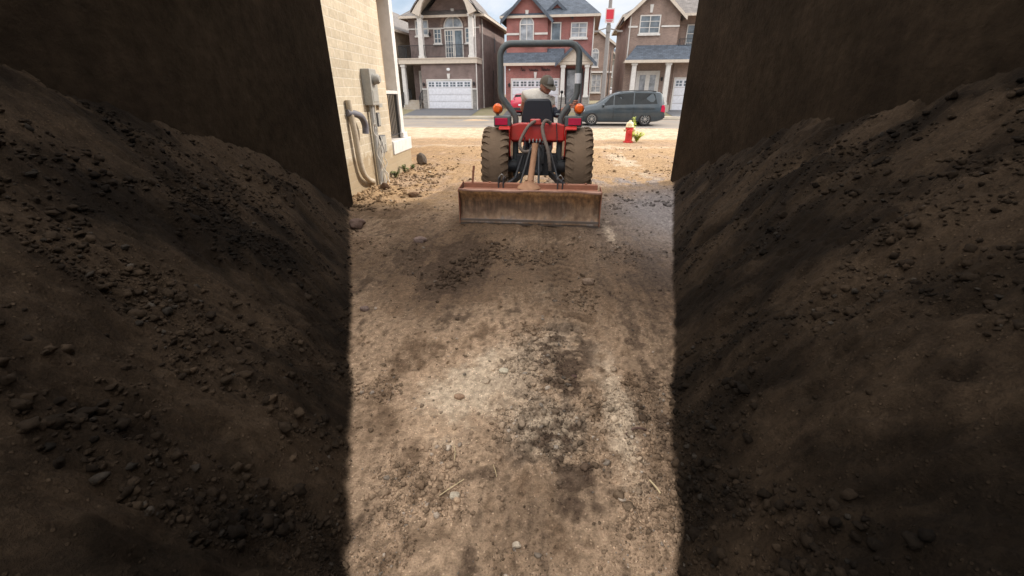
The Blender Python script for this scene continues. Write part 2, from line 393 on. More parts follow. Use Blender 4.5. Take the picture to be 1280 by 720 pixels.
def ground_c(X, Y):
    def lerp(c, k, t): return c + (k - c) * t[:, None]
    n1 = fbm(X * 1.3, Y * .9, 71, 5, .6); n2 = fbm(X * 5, Y * 3.5, 72, 5, .6); n3 = fbm(X * 16, Y * 13, 73, 4, .65)
    st = fbm(X * 8 + n1 * 2, Y * .9, 74, 4, .6)      # drag marks along the lane
    n4 = fbm(X * 45, Y * 45, 75, 3, .6)
    st2 = fbm(X * 22 + n1 * 3, Y * 1.3, 77, 3, .6)
    cr = crumb(X, Y)               # crumbs torn across the wheel track
    c = np.repeat(C_MID[None], len(X), 0)
    near = 1 - ss(2.5, 3.7, Y + .8 * (n1 - .5))
    c = lerp(c, C_TAN, ss(.43, .60, n1 * .28 + n2 * .32 + n3 * .16 + st * .14 + st2 * .10 + .045 * near + .085 * gauss(X, Y, -.50, 2.1, .55, .95) + .05 * gauss(X, Y, .5, 1.2, .4, .5) - .022) * .9)
    band = ss(.52, .10, np.abs(X - .15 - .05 * np.sin(Y * 2.3) - (n1 - .5) * .3 - (n3 - .5) * .12)) * ss(1.0, 1.6, Y) * ss(3.9, 2.6, Y)
    dk = ss(.49, .66, n1 * .14 + n2 * .30 + n3 * .26 + st * .12 + st2 * .14 + .12 * gauss(X, Y, .02, 1.22, .26, .25)
            + .17 * gauss(X, Y, -.9, 4.3, .35, 1.2) + .11 * gauss(X, Y, -1.5, 4.4, .6, 1.2) + .15 * gauss(X, Y, 1.25, 3.8, .5, 1.4) + .12 * gauss(X, Y, .72, 1.7, .14, .9) + .06 * gauss(X, Y, -.1, 4.2, 1.2, 1.2))
    c = lerp(c, C_DARK, dk * .88)
    pl = (.40 * gauss(X, Y, .49, 1.95, .10, .6) + .30 * gauss(X, Y, -.28, 2.35, .34, .42) + .24 * gauss(X, Y, -.52, 2.0, .28, .3) + .12 * gauss(X, Y, -.45, 1.6, .2, .1)
          + .30 * gauss(X, Y, .08, 1.8, .2, .22) + .13 * band + .14 * gauss(X, Y, .15, 2.8, .25, .3) + .30 * gauss(X, Y, .95, 5.7, .12, .9) + .12 * gauss(X, Y, .05, 3.7, .3, .4) + .12 * gauss(X, Y, .95, 3.3, .4, .18))
    c = c * (1 - .24 * ss(2.7, 3.8, Y) * ss(8, 6.5, Y))[:, None]
    c = lerp(c, C_PALE, ss(.50, .74, n2 * .20 + n3 * .22 + cr * .16 + n4 * .12 + pl) * .85)
    c = lerp(c, C_DARK * 1.35, np.clip(band * (.25 + .75 * ss(.40, .62, n1 * .4 + n2 * .6)) * ss(.40, .60, cr * .42 + n2 * .28 + n3 * .30) * .95, 0, 1))
    w, lug = treads(X, Y); c = c * (1 - .12 * w - .26 * w * lug)[:, None]
    c = lerp(c, C_GREY, np.clip(gauss(X, Y, 2.2, 6.9, 1.1, 2.1) * 1.25, 0, 1) * .95)
    # the open lot and boulevard beyond the shadow edge, sunlit brightness painted in
    far = ss(7.0, 8.6, Y - .45 * X + (n1 - .5) * 2)
    fc = lerp(np.repeat(C_SUN[None], len(X), 0), C_TAN * .72, ss(.48, .66, n1 * .5 + n2 * .5))
    fc = lerp(fc, C_GREY * .85, gauss(X, Y, 2.0, 9.4, 2.2, .55) * ss(.35, .6, n2) * .9)
    fc = lerp(fc, C_CREAM, ss(.5, .62, n2 * .5 + n1 * .2 + .28 * gauss(X, Y, 2.35, 12.5, .35, 3.0)))
    yb = Y + (n1 - .5) * 1.6
    fc = lerp(fc, C_CREAM, gauss(X * 0, yb, 0, 15.9, 1, .28) * .8)
    fc = lerp(fc, C_TAN * .62, gauss(X * 0, yb, 0, 17.2, 1, .8) * .6)
    fc = lerp(fc, C_CREAM * 1.02, ss(18.2, 19.4, yb) * (1 - .55 * ss(.5, .62, n2)))
    c = lerp(c, fc, far)
    c = c * (.50 + .54 * n3 + .50 * n4)[:, None]
    s = dim_bank(X, Y)
    sc = C_SIDE_DIM[None] * (.35 + 1.25 * ss(.28, .74, fbm(X * 1.9, Y * 1.6, 76, 6, .68)))[:, None] * (.8 + .4 * n3)[:, None]  # bank soil painted near black to dim both sides
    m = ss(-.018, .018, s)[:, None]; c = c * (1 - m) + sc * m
    return np.clip(c, 0, 1)
def mesh_np(name, V, F, mat, colr=None, smooth=True):
    me = bpy.data.meshes.new(name)
    k = F.shape[1]
    me.vertices.add(len(V)); me.vertices.foreach_set('co', V.astype(np.float32).ravel())
    me.loops.add(F.size); me.loops.foreach_set('vertex_index', F.astype(np.int32).ravel())
    me.polygons.add(len(F)); me.polygons.foreach_set('loop_start', np.arange(0, F.size, k, dtype=np.int32))
    me.polygons.foreach_set('loop_total', np.full(len(F), k, dtype=np.int32))
    me.update(calc_edges=True); me.validate()
    if smooth: me.shade_smooth()
    if colr is not None:
        a = me.attributes.new('tone', 'FLOAT_COLOR', 'POINT')
        a.data.foreach_set('color', np.concatenate([colr, np.ones((len(colr), 1))], 1).astype(np.float32).ravel())
    me.materials.append(mat)
    o = bpy.data.objects.new(name, me); col.objects.link(o)
    return o
def soil_mat():
    m, nt, b = mat_base('graded_soil')
    at = N(nt, 'ShaderNodeAttribute', attribute_name='tone')
    n1 = noise(nt, 28, 8, .7); n2 = noise(nt, 120, 5, .7)
    c = mixrgb(nt, 1., at.outputs['Color'], ramp(nt, n1, [(.28, .55), (.5, 1.), (.72, 1.38)]), 'MULTIPLY')
    c = mixrgb(nt, 1., c, ramp(nt, n2, [(.3, .65), (.7, 1.28)]), 'MULTIPLY')
    vo = N(nt, 'ShaderNodeTexVoronoi'); vo.inputs['Scale'].default_value = 75
    tc = N(nt, 'ShaderNodeTexCoord'); nt.links.new(tc.outputs['Object'], vo.inputs['Vector'])
    sx = N(nt, 'ShaderNodeSeparateXYZ'); nt.links.new(vo.outputs['Color'], sx.inputs[0])
    grit = N(nt, 'ShaderNodeMath', operation='MULTIPLY')
    nt.links.new(ramp(nt, sx.outputs[0], [(.86, 0.), (.93, 1.)]), grit.inputs[0])
    nt.links.new(ramp(nt, vo.outputs['Distance'], [(.25, 1.), (.45, 0.)]), grit.inputs[1])
    c2 = mixrgb(nt, 1., at.outputs['Color'], (1.9, 1.95, 2.0), 'MULTIPLY')
    c = mixrgb(nt, grit.outputs[0], c, c2)
    nt.links.new(c, b.inputs['Base Color'])
    b.inputs['Roughness'].default_value = .92; b.inputs['Specular IOR Level'].default_value = .06
    hs = N(nt, 'ShaderNodeMath', operation='MULTIPLY_ADD'); nt.links.new(n2, hs.inputs[0]); hs.inputs[1].default_value = .45; nt.links.new(n1, hs.inputs[2])
    hs2 = N(nt, 'ShaderNodeMath', operation='MULTIPLY_ADD'); nt.links.new(grit.outputs[0], hs2.inputs[0]); hs2.inputs[1].default_value = .4; nt.links.new(hs.outputs[0], hs2.inputs[2])
    bump(nt, b, hs2.outputs[0], .9, .02)
    return m
M['soil'] = soil_mat()
def clod_mat():
    m, nt, b = mat_base('clods_and_pebbles')
    at = N(nt, 'ShaderNodeAttribute', attribute_name='tone')
    c = mixrgb(nt, 1., at.outputs['Color'], ramp(nt, noise(nt, 90, 4, .7), [(.3, .65), (.7, 1.25)]), 'MULTIPLY')
    nt.links.new(c, b.inputs['Base Color']); b.inputs['Roughness'].default_value = .9; b.inputs['Specular IOR Level'].default_value = .08
    bump(nt, b, noise(nt, 160, 4, .7), .5, .006)
    return m
M['clod'] = clod_mat()

def axis_steps(a, b, f):
    out = [a]
    while out[-1] < b: out.append(out[-1] + f(out[-1]))
    return np.array(out)
gx = axis_steps(0, 14, lambda t: .013 if t < 1.5 else min(.6, .013 + (t - 1.5) * .03))
gx = np.concatenate([-gx[:0:-1], gx])
gy1 = axis_steps(.55, 25.2, lambda t: min(.28, .0115 + max(0, t - 2.2) * .0085)); gy1[-1] = 25.2
gy0 = np.arange(-8, .55, .15)
gy = np.concatenate([gy0, gy1])
GX, GY = np.meshgrid(gx, gy)
fx, fy = GX.ravel(), GY.ravel()
V = np.stack([fx, fy, ground_h(fx, fy)], 1)
nx, ny = len(gx), len(gy)
ii = (np.arange(ny - 1)[:, None] * nx + np.arange(nx - 1)[None]).ravel()
F = np.stack([ii, ii + 1, ii + nx + 1, ii + nx], 1)
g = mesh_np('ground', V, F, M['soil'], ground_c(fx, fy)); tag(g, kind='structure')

# clods, pebbles and grit lying loose: nobody could count them
def ico(sub):
    bm = bmesh.new(); bmesh.ops.create_icosphere(bm, subdivisions=sub, radius=1)
    v = np.array([p.co[:] for p in bm.verts]); f = np.array([[q.index for q in p.verts] for p in bm.faces]); bm.free()
    return v, f
def rocks(P, S, C, sub, flat=.66, sink=.25):
    bv, bf = ico(sub); n = len(P); k = len(bv)
    sc = S[:, None] * rng.uniform(.65, 1.25, (n, 3)); sc[:, 2] *= flat
    jit = 1 + rng.normal(0, .20, (n, k, 1))
    v = bv[None] * jit * sc[:, None]
    a = rng.uniform(0, 2 * np.pi, n); ca, sa = np.cos(a)[:, None], np.sin(a)[:, None]
    x = v[..., 0] * ca - v[..., 1] * sa; y = v[..., 0] * sa + v[..., 1] * ca
    t = rng.normal(0, .35, n)[:, None]
    z = v[..., 2] + x * np.tan(t) * .5
    v = np.stack([x + P[:, 0:1], y + P[:, 1:2], z + P[:, 2:3] + (S * (flat - sink) * .6)[:, None]], -1).reshape(-1, 3)
    f = (bf[None] + (np.arange(n) * k)[:, None, None]).reshape(-1, 3)
    return v, f, np.repeat(C, k, 0)
def scatter(n, x0, x1, y0, y1, smin, smax, power, dens, lightp=.1):
    X = rng.uniform(x0, x1, n * 3); Y = y0 * (y1 / y0) ** rng.uniform(0, 1, n * 3) if y0 > 0 else rng.uniform(y0, y1, n * 3)
    keep = rng.uniform(0, 1, n * 3) < dens(X, Y); X, Y = X[keep][:n], Y[keep][:n]
    k = len(X)
    S = smin * (1 - rng.uniform(0, 1, k) * (1 - (smax / smin) ** -power)) ** (-1 / power)
    c = ground_c(X, Y) * rng.uniform(.38, 1.08, (k, 1)); lt = rng.uniform(0, 1, k) < lightp
    c[lt] = c[lt] * .4 + np.array((.30, .255, .21)) * np.minimum(1, c[lt].mean(1) * 6)[:, None] * rng.uniform(.5, 1.1, (lt.sum(), 1))
    return np.stack([X, Y, ground_h(X, Y)], 1), S, np.clip(c, 0, 1)
def lane(X, Y): return (dim_bank(X, Y) < .9) * 1.
patch = lambda X, Y: lane(X, Y) * (.05 + .95 * ss(.52, .68, fbm(X * 1.9, Y * 1.5, 91, 4, .6)))
parts = []
parts.append(rocks(*scatter(11000, -1.1, .95, .8, 3.2, .0022, .012, 2.6, patch, .08), 1))
parts.append(rocks(*scatter(14000, -2.4, 1.7, 1.2, 6.2, .004, .02, 2.6, patch, .05), 1))
parts.append(rocks(*scatter(2600, -3.0, 2.4, 1.3, 8.5, .009, .032, 2.6, patch, .10), 2))
parts.append(rocks(*scatter(1300, -3.3, 4.5, 6.8, 16, .012, .06, 2.6, patch, .10), 2))
parts.append(rocks(*scatter(700, -3.35, -2.2, 6.4, 11.5, .015, .055, 2.2, lambda X, Y: .2 + .8 * ss(.4, .6, fbm(X * 3, Y * 3, 94)), .02), 2))
parts.append(rocks(*scatter(4000, -3.05, -.6, .7, 6.2, .006, .03, 2.2, lambda X, Y: (dim_bank(X, Y) > 0) * ss(.40, .62, fbm(X * 2.6, Y * 2.6, 97, 4)), .04), 2, .72))
parts.append(rocks(*scatter(4000, .5, 2.78, .7, 9, .006, .03, 2.2, lambda X, Y: (dim_bank(X, Y) > 0) * ss(.40, .62, fbm(X * 2.6, Y * 2.6, 97, 4)), .04), 2, .72))
# the ridge of clods the blade left behind, left of centre
tt = rng.uniform(0, 1, 260); px = -.62 - .55 * tt + rng.normal(0, .09, 260); px = px + .0; py = 4.9 - 1.25 * tt + rng.normal(0, .12, 260)
px = -.95 + .42 * (1 - tt) + rng.normal(0, .10, 260)
S = .012 * (1 - rng.uniform(0, 1, 260) * .93) ** (-.45)
parts.append(rocks(np.stack([px, py, ground_h(px, py)], 1), S, np.clip(ground_c(px, py) * rng.uniform(.6, 1.1, (260, 1)), 0, 1), 2))
off = 0; VV = []; FF = []; CC = []
for v, f, c in parts:
    VV.append(v); FF.append(f + off); CC.append(c); off += len(v)
gr = mesh_np('gravel', np.concatenate(VV), np.concatenate(FF), M['clod'], np.concatenate(CC)); tag(gr, kind='stuff', label='loose clods, pebbles and grit scattered over the graded dirt', cat='gravel')

# single stones one can point to
def stone(name, x, y, s, c, label, cat='stone', seed=1, sink=.15, rz=0, group=None):
    rs = np.random.default_rng(seed); bv, bf = ico(4)
    n = fbm(bv[:, 0] * 1.3 + seed * 3.1 + bv[:, 2], bv[:, 1] * 1.3 + seed + bv[:, 2] * .7, seed, 3) - .5
    n2 = fbm(bv[:, 0] * 5 + bv[:, 2] * 3, bv[:, 1] * 5 - bv[:, 2] * 4, seed + 5, 3) - .5
    v = bv * (1 + .55 * n + .14 * n2)[:, None] * np.array(s)
    v = np.where(v < -np.array(s) * .86, -np.array(s) * .86 + (v + np.array(s) * .86) * .3, v)
    cc = np.repeat(np.array(c)[None], len(v), 0) * (1 + .5 * n2)[:, None]
    o = mesh_np(name, v, bf, M['clod'], np.clip(cc, 0, 1))
    z = float(ground_h(np.array([x]), np.array([y]))[0])
    o.location = (x, y, z + s[2] * (1 - 2 * sink)); o.rotation_euler.z = rz
    return tag(o, label, cat, group or 'stones and clods lying on the dirt')
stone('stone', -1.52, 4.94, (.085, .055, .045), (.19, .135, .115), 'largest flat grey-brown stone on the dirt in front of the left end of the blade', seed=2, rz=.3)
stone('stone', .49, 3.8, (.065, .045, .037), (.20, .14, .10), 'rounded brown stone alone on the dirt below the right end of the blade', seed=4, rz=.1)
stone('stone', -2.55, 5.45, (.11, .085, .075), (.15, .10, .08), 'bigger brown stone near the shaded left wall where the sunlight ends', seed=6, rz=.8)
stone('stone', -.22, 2.32, (.034, .024, .016), (.50, .43, .32), 'small cream flat stone embedded in the pale patch of dirt', seed=8)
stone('stone', -.47, 2.02, (.033, .024, .016), (.33, .215, .14), 'small tan stone at the left of the foreground, left of the pale dirt', seed=10)
stone('stone', -.36, 1.32, (.024, .019, .013), (.45, .38, .29), 'little pale pebble in the foreground beside the straw stalk', 'pebble', seed=12)
stone('stone', -.06, 1.12, (.018, .014, .012), (.46, .38, .29), 'little cream pebble nearest the camera, bottom centre', 'pebble', seed=14)
stone('stone', .255, 2.28, (.02, .016, .012), (.10, .06, .05), 'small dark wet pebble on the dark moist strip', 'pebble', seed=16)
stone('stone', -1.5, 3.1, (.04, .032, .024), (.17, .12, .10), 'brown stone half buried at the left edge of the lane', seed=18)
stone('soil_clod', -2.33, 7.5, (.11, .09, .06), (.15, .09, .055), 'crumbly brown soil clod on sunlit dirt at the shadow edge', 'clod', seed=20, rz=.2)
stone('soil_clod', -3.05, 8.0, (.085, .075, .075), (.10, .06, .038), 'dark round soil clod at the foot of the meter conduits', 'clod', seed=22)
stone('boulder', -3.2, 11.25, (.14, .12, .17), (.14, .115, .095), 'grey boulder standing against the porch corner of the stone house', 'boulder', seed=24)

def stalk(name, pts, r, m, label, cat):
    b = MB(); x0, y0 = pts[0][:2]
    P = []
    for x, y, dz in pts: P.append((x, y, float(ground_h(np.array([x]), np.array([y]))[0]) + dz))
    o3 = Vector(P[0]); b.tube([Vector(p) - o3 for p in bez(P, 4)], r, 6)
    return tag(b.build(name, M[m], smooth=60, loc=o3), label, cat, 'stalks and twigs on the dirt')
stalk('straw', [(-.42, 1.62, .008), (-.405, 1.57, .014), (-.40, 1.52, .006)], .0028, 'straw', 'short pale straw stalk farthest back, left of centre in the foreground', 'straw')
stalk('straw', [(-.43, 1.32, .006), (-.38, 1.36, .016), (-.33, 1.41, .008)], .0024, 'straw', 'long slanted straw stalk in the lower left foreground', 'straw')
stalk('straw', [(-.20, 1.50, .006), (-.185, 1.47, .012), (-.175, 1.44, .006)], .002, 'straw', 'thin straw stalk right of the slanted one in the foreground', 'straw')
stalk('wood_splinter', [(.56, 1.47, .006), (.585, 1.44, .012), (.60, 1.41, .006)], .0045, 'straw', 'pale wood splinter near the right edge of the foreground', 'splinter')
stalk('twig', [(.50, 1.76, .01), (.55, 1.79, .022), (.59, 1.80, .02), (.62, 1.815, .012)], .007, 'twig', 'dark broken twig on the right side of the foreground', 'twig')

# ------------------------------------------------------------------ street
def sheet(name, x0, x1, prof, mat, n=60):
    """prof: list of (y,z) - a strip along X"""
    xs = np.linspace(x0, x1, n); b = MB()
    vs = [(x, y, z) for y, z in prof for x in xs]
    fs = [(j * n + i, j * n + i + 1, (j + 1) * n + i + 1, (j + 1) * n + i) for j in range(len(prof) - 1) for i in range(n - 1)]
    return tag(b.add(vs, fs).build(name, mat), kind='structure')
sheet('road', -160, 160, [(25.36, .0), (30, .06), (34.4, .0)], M['asphalt'])
for nm, y0, z1, lo in (('kerb', 25.2, .03, -.12), ('far_kerb', 34.4, .10, -.12)):
    b = MB(); b.box(-160, 160, y0 + .002, y0 + .16, lo, z1); tag(b.build(nm, M['concrete'], bevel=.02), kind='structure')
b = MB(); b.box(-160, 160, 35.0, 36.5, .0, .15); tag(b.build('far_pavement', M['concrete']), kind='structure')
sheet('lawn', -160, 160, [(34.55, .09), (36.5, .145), (40.2, .55), (70, 1.2), (160, 1.6), (420, 2)], M['lawn'], 40)
sheet('side_ground', -160, -13.9, [(-20, -.02), (25.2, -.0)], M['lawn'], 8)
sheet('side_ground', 13.9, 160, [(-20, -.02), (25.2, -.0)], M['lawn'], 8)
def driveway(x0, x1, sk):
    b = MB(); b.add([(x0, 36.4, .165), (x1, 36.4, .165), (x1 + sk, 40.6, .615), (x0 + sk, 40.6, .615)], [(0, 1, 2, 3)])
    tag(b.build('driveway', M['driveway']), kind='structure')
driveway(-11.6, -5.9, 0.3); driveway(-3.3, 1.6, .2); driveway(10.2, 15, 0)
# a low heap of wet sand the trucks dropped on the road
bv = np.array([(-5.8, 33.0), (-4.6, 33.4)])
def heap(x, y, sx, sy, h, label, seed):
    n = 26; b = MB(); vs = []; fs = []
    for j in range(n):
        for i in range(n):
            u, w = i / (n - 1) * 2 - 1, j / (n - 1) * 2 - 1
            r = math.hypot(u, w); z = h * max(0, 1 - r * r) * (.6 + .8 * random.Random(seed + i * 31 + j).random() * .5) - .01
            vs.append((u * sx, w * sy, z))
    fs = [(j * n + i, j * n + i + 1, (j + 1) * n + i + 1, (j + 1) * n + i) for j in range(n - 1) for i in range(n - 1)]
    o = b.add(vs, fs).build('soil_heap', paint('heap_soil', (.34, .24, .15), .95, dscale=4, bumps=.5), smooth=80, loc=(x, y, -.06))
    return tag(o, label, 'soil heap')
heap(-4.8, 31.8, 1.5, .8, .22, 'low heap of tan soil spilled on the road in front of the brown brick house', 3)

# ------------------------------------------------------------------ facade pieces (local: facade looks to -y)
def window(root, x0, x1, z0, z1, y, nx=2, nz=2, arch=False, gl='glass', fr='trim', w=.08, sill=True, name='window'):
    b = MB()
    def bar(a0, a1, c0, c1, d=.07): b.box(a0, a1, y - d, y + .01, c0, c1)
    bar(x0, x0 + w, z0, z1); bar(x1 - w, x1, z0, z1); bar(x0 + w, x1 - w, z0, z0 + w)
    if not arch: bar(x0 + w, x1 - w, z1 - w, z1)
    for i in range(1, nx):
        xx = x0 + (x1 - x0) * i / nx; bar(xx - .03, xx + .03, z0 + w, z1 - (0 if arch else w), .05)
    for i in range(1, nz):
        zz = z0 + (z1 - z0) * i / nz; bar(x0 + w, x1 - w, zz - .02, zz + .02, .045)
    if arch:
        cx, r = (x0 + x1) / 2, (x1 - x0) / 2; n = 12
        A = [(cx + r * math.cos(math.pi * k / n), z1 + r * math.sin(math.pi * k / n)) for k in range(n + 1)]
        B = [(cx + (r - w) * math.cos(math.pi * k / n), z1 + (r - w) * math.sin(math.pi * k / n)) for k in range(n + 1)]
        for k in range(n): b.prism([A[k], A[k + 1], B[k + 1], B[k]], 'y', y - .07, y + .01)
        bar(x0 + w, x1 - w, z1 - .04, z1 + .04, .055)
        b.prism([(cx - .03, z1 + .04), (cx + .03, z1 + .04), (cx + .03, z1 + r - w), (cx - .03, z1 + r - w)], 'y', y - .05, y + .01)
    if sill: b.box(x0 - .08, x1 + .08, y - .13, y + .01, z0 - .13, z0 - .002)
    o = b.build(name, M[fr], root)
    p = MB()
    poly = [(x0 + w * .6, z0 + w * .6), (x1 - w * .6, z0 + w * .6)]
    if arch:
        cx, r = (x0 + x1) / 2, (x1 - x0) / 2 - w * .6
        poly += [(cx + r * math.cos(math.pi * k / 12), z1 + r * math.sin(math.pi * k / 12)) for k in range(13)]
    else: poly += [(x1 - w * .6, z1 - w * .6), (x0 + w * .6, z1 - w * .6)]
    p.prism(poly, 'y', y - .02, y + .005); p.build('pane', M[gl], o)
    return o
def garage_door(root, x0, x1, z0, z1, y, nw=6):
    b = MB(); h = (z1 - z0) / 4
    for i in range(4):
        b.box(x0, x1, y - .02, y + .03, z0 + i * h + .012, z0 + (i + 1) * h - .012)
        if i < 3:
            for k in range(8):
                w_ = (x1 - x0) / 8; b.box(x0 + k * w_ + .06, x0 + (k + 1) * w_ - .06, y - .032, y - .02, z0 + i * h + .1, z0 + (i + 1) * h - .1)
    b.box(x0, x1, y + .005, y + .02, z0, z1)
    o = b.build('garage_door', M['garage'], root)
    f = MB(); f.box(x0 - .12, x0 - .003, y - .06, y + .03, z0, z1 + .12); f.box(x1 + .003, x1 + .12, y - .06, y + .03, z0, z1 + .12); f.box(x0 - .003, x1 + .003, y - .06, y + .03, z1 + .003, z1 + .12)
    f.build('door_frame', M['trim'], o)
    w_ = (x1 - x0) / nw
    for k in range(nw):
        p = MB(); a = x0 + k * w_ + w_ * .13; c = x0 + (k + 1) * w_ - w_ * .13; z = z1 - h + .1; zt = z1 - .12
        for (u0, u1) in ((a, (a + c) / 2 - .03), ((a + c) / 2 + .03, c)):
            for (v0, v1) in ((z, (z + zt) / 2 - .025), ((z + zt) / 2 + .025, zt)): p.box(u0, u1, y - .034, y - .021, v0, v1)
        p.build('window_pane', M['glass'], o)
    return o
def column(root, x, y, z0, z1, w=.36, ped=None, mat='trim'):
    b = MB(); z = z0
    h = w / 2
    b.prism([(x - h, z + .0), (x + h, z), (x + h * .86, z1), (x - h * .86, z1)], 'y', y - h * .9, y + h * .9)
    b.box(x - h * 1.25, x + h * 1.25, y - h * 1.25, y + h * 1.25, z, z + .18); b.box(x - h * 1.2, x + h * 1.2, y - h * 1.2, y + h * 1.2, z1 - .2, z1)
    o = b.build('column', M[mat], root)
    if ped is not None:
        p = MB(); p.box(x - h * 1.5, x + h * 1.5, y - h * 1.5, y + h * 1.5, ped, z0 - .06); p.box(x - h * 1.7, x + h * 1.7, y - h * 1.7, y + h * 1.7, z0 - .06, z0 - .001)
        p.build('pedestal', M['stonegrey'], o)
    return o
def railing(root, pts, h, z, mat='black', step=.12, r=.012):
    b = MB()
    for (a, c) in zip(pts[:-1], pts[1:]):
        L = math.hypot(c[0] - a[0], c[1] - a[1]); n = max(1, int(L / step))
        dz = (c[2] - a[2]) if len(a) > 2 else 0; za = a[2] if len(a) > 2 else z; zc = c[2] if len(c) > 2 else z
        b.bar((a[0], a[1], za + h), (c[0], c[1], zc + h), .05, .04); b.bar((a[0], a[1], za + .1), (c[0], c[1], zc + .1), .035, .03)
        for i in range(n + 1):
            t = i / n; x, y, zz = a[0] + (c[0] - a[0]) * t, a[1] + (c[1] - a[1]) * t, za + dz * t
            w = .025 if i in (0, n) else r
            b.box(x - w, x + w, y - w, y + w, zz + (0 if w > r else .1), zz + h - .02)
    return b.build('railing', M[mat], root)
def hip_roof(root, x0, x1, y0, y1, z, h, mat='shingle', ov=.45, ridge_dir='x', name='roof', fascia=True):
    b = MB(); X0, X1, Y0, Y1 = x0 - ov, x1 + ov, y0 - ov, y1 + ov
    w, d = X1 - X0, Y1 - Y0; k = min(w, d) / 2
    r0, r1 = ((X0 + k, (Y0 + Y1) / 2), (X1 - k, (Y0 + Y1) / 2)) if w > d else (((X0 + X1) / 2, Y0 + k), ((X0 + X1) / 2, Y1 - k))
    vs = [(X0, Y0, z), (X1, Y0, z), (X1, Y1, z), (X0, Y1, z), (*r0, z + h), (*r1, z + h)]
    fs = [(0, 1, 5, 4), (1, 2, 5), (2, 3, 4, 5), (3, 0, 4)] if w > d else [(0, 1, 4), (1, 2, 5, 4), (2, 3, 5), (3, 0, 4, 5)]
    b.add(vs, fs + [(3, 2, 1, 0)])
    o = b.build(name, M[mat], root)
    if fascia:
        f = MB(); t = .18
        f.box(X0, X1, Y0 - .03, Y0 + .02, z - t, z - .003); f.box(X0, X1, Y1 - .02, Y1 + .03, z - t, z - .003)
        f.box(X0 - .03, X0 + .02, Y0 + .021, Y1 - .021, z - t, z - .003); f.box(X1 - .02, X1 + .03, Y0 + .021, Y1 - .021, z - t, z - .003)
        f.box(X0 + .021, X1 - .021, Y0 + .021, Y1 - .021, z - .05, z - .02)
        f.build('fascia', M['cream'], o)
    return o
def gable(root, x0, x1, y0, y1, z, h, wall, mat='shingle', ov=.3, fas='cream', name='gable_roof', t=.14):
    """gable looking to -y"""
    cx = (x0 + x1) / 2; k = h / ((x1 - x0) / 2)
    w = MB(); w.prism([(x0, z), (x1, z), (cx, z + h)], 'y', y0, y1); w.build('gable_wall', M[wall], root)
    b = MB(); zz = z - ov * k
    b.prism([(x0 - ov, zz + .03), (cx, z + h + .03), (x1 + ov, zz + .03), (x1 + ov, zz + t), (cx, z + h + t), (x0 - ov, zz + t)], 'y', y0 - ov, y1)
    o = b.build(name, M[mat], root)
    f = MB(); f.prism([(x0 - ov, zz - .16), (cx, z + h - .16), (x1 + ov, zz - .16), (x1 + ov, zz + t - .02), (cx, z + h + t - .02), (x0 - ov, zz + t - .02)], 'y', y0 - ov - .03, y0 - ov - .002)
    f.build('fascia', M[fas], o)
    return o
def shed_roof(root, x0, x1, ya, za, yb, zb, mat='shingle', name='porch_roof', inset=0.):
    """lean-to: low edge at ya,za ; high edge at yb,zb ; hipped ends by inset"""
    b = MB()
    b.add([(x0, ya, za), (x1, ya, za), (x1 - inset, yb, zb), (x0 + inset, yb, zb), (x0, ya, za - .05), (x1, ya, za - .05), (x1, yb, za - .05), (x0, yb, za - .05)],
          [(0, 1, 2, 3), (4, 5, 1, 0), (5, 6, 2, 1), (7, 4, 0, 3), (6, 7, 3, 2), (7, 6, 5, 4)])
    o = b.build(name, M[mat], root)
    f = MB(); f.box(x0 - .03, x1 + .03, ya - .06, ya - .002, za - .2, za + .01); f.box(x0 - .03, x1 + .03, ya + .0, yb - .01, za - .15, za - .053); f.build('fascia', M['cream'], o)
    return o
def keystone(root, x, z0, z1, y, w=.14):
    b = MB(); b.prism([(x - w * .6, z0), (x + w * .6, z0), (x + w, z1), (x - w, z1)], 'y', y - .08, y - .001); return b.build('keystone', M['trim'], root)
def wall_lamp(root, x, z, y):
    b = MB(); b.box(x - .06, x + .06, y - .05, y - .001, z - .1, z + .1); b.tube([(x, y - .15, z - .14), (x, y - .15, z + .1), (x, y - .15, z + .18)], [.06, .1, .02], 8); b.bar((x, y - .15, z + .14), (x, y, z + .1), .03, .03)
    return b.build('wall_lamp', M['black'], root)
def downspout(root, pts, r=.045, mat='trim'):
    b = MB(); b.tube(pts, r, 8); return b.build('downspout', M[mat], root)
def front_door(root, x0, x1, z0, z1, y, leaf='trim', glz=True, n=1, fr='trim'):
    b = MB(); b.box(x0, x1, y - .03, y + .01, z0, z1); w = (x1 - x0) / n
    for k in range(n):
        a, c = x0 + k * w, x0 + (k + 1) * w
        b.box(a + .12, c - .12, y - .045, y - .029, z0 + .15, z0 + .75)
    o = b.build('front_door', M[leaf], root)
    f = MB(); f.box(x0 - .13, x0 - .003, y - .08, y + .01, z0, z1 + .13); f.box(x1 + .003, x1 + .13, y - .08, y + .01, z0, z1 + .13); f.box(x0 - .003, x1 + .003, y - .08, y + .01, z1 + .003, z1 + .13); f.build('door_frame', M[fr], o)
    if glz:
        p = MB()
        for k in range(n):
            a, c = x0 + k * w, x0 + (k + 1) * w
            p.box(a + .18, c - .18, y - .05, y - .029, z0 + .95, z1 - .18)
        p.build('pane', M['glass_light'], o)
    h = MB(); h.cyl((x1 - .12, y - .1, z0 + .95), (x1 - .12, y - .03, z0 + .95), .03, 8); h.build('handle', M['steel'], o)
    return o
def walls(root, boxes, mat, name='wall'):
    b = MB()
    for q in boxes: b.box(*q)
    return b.build(name, M[mat], root)

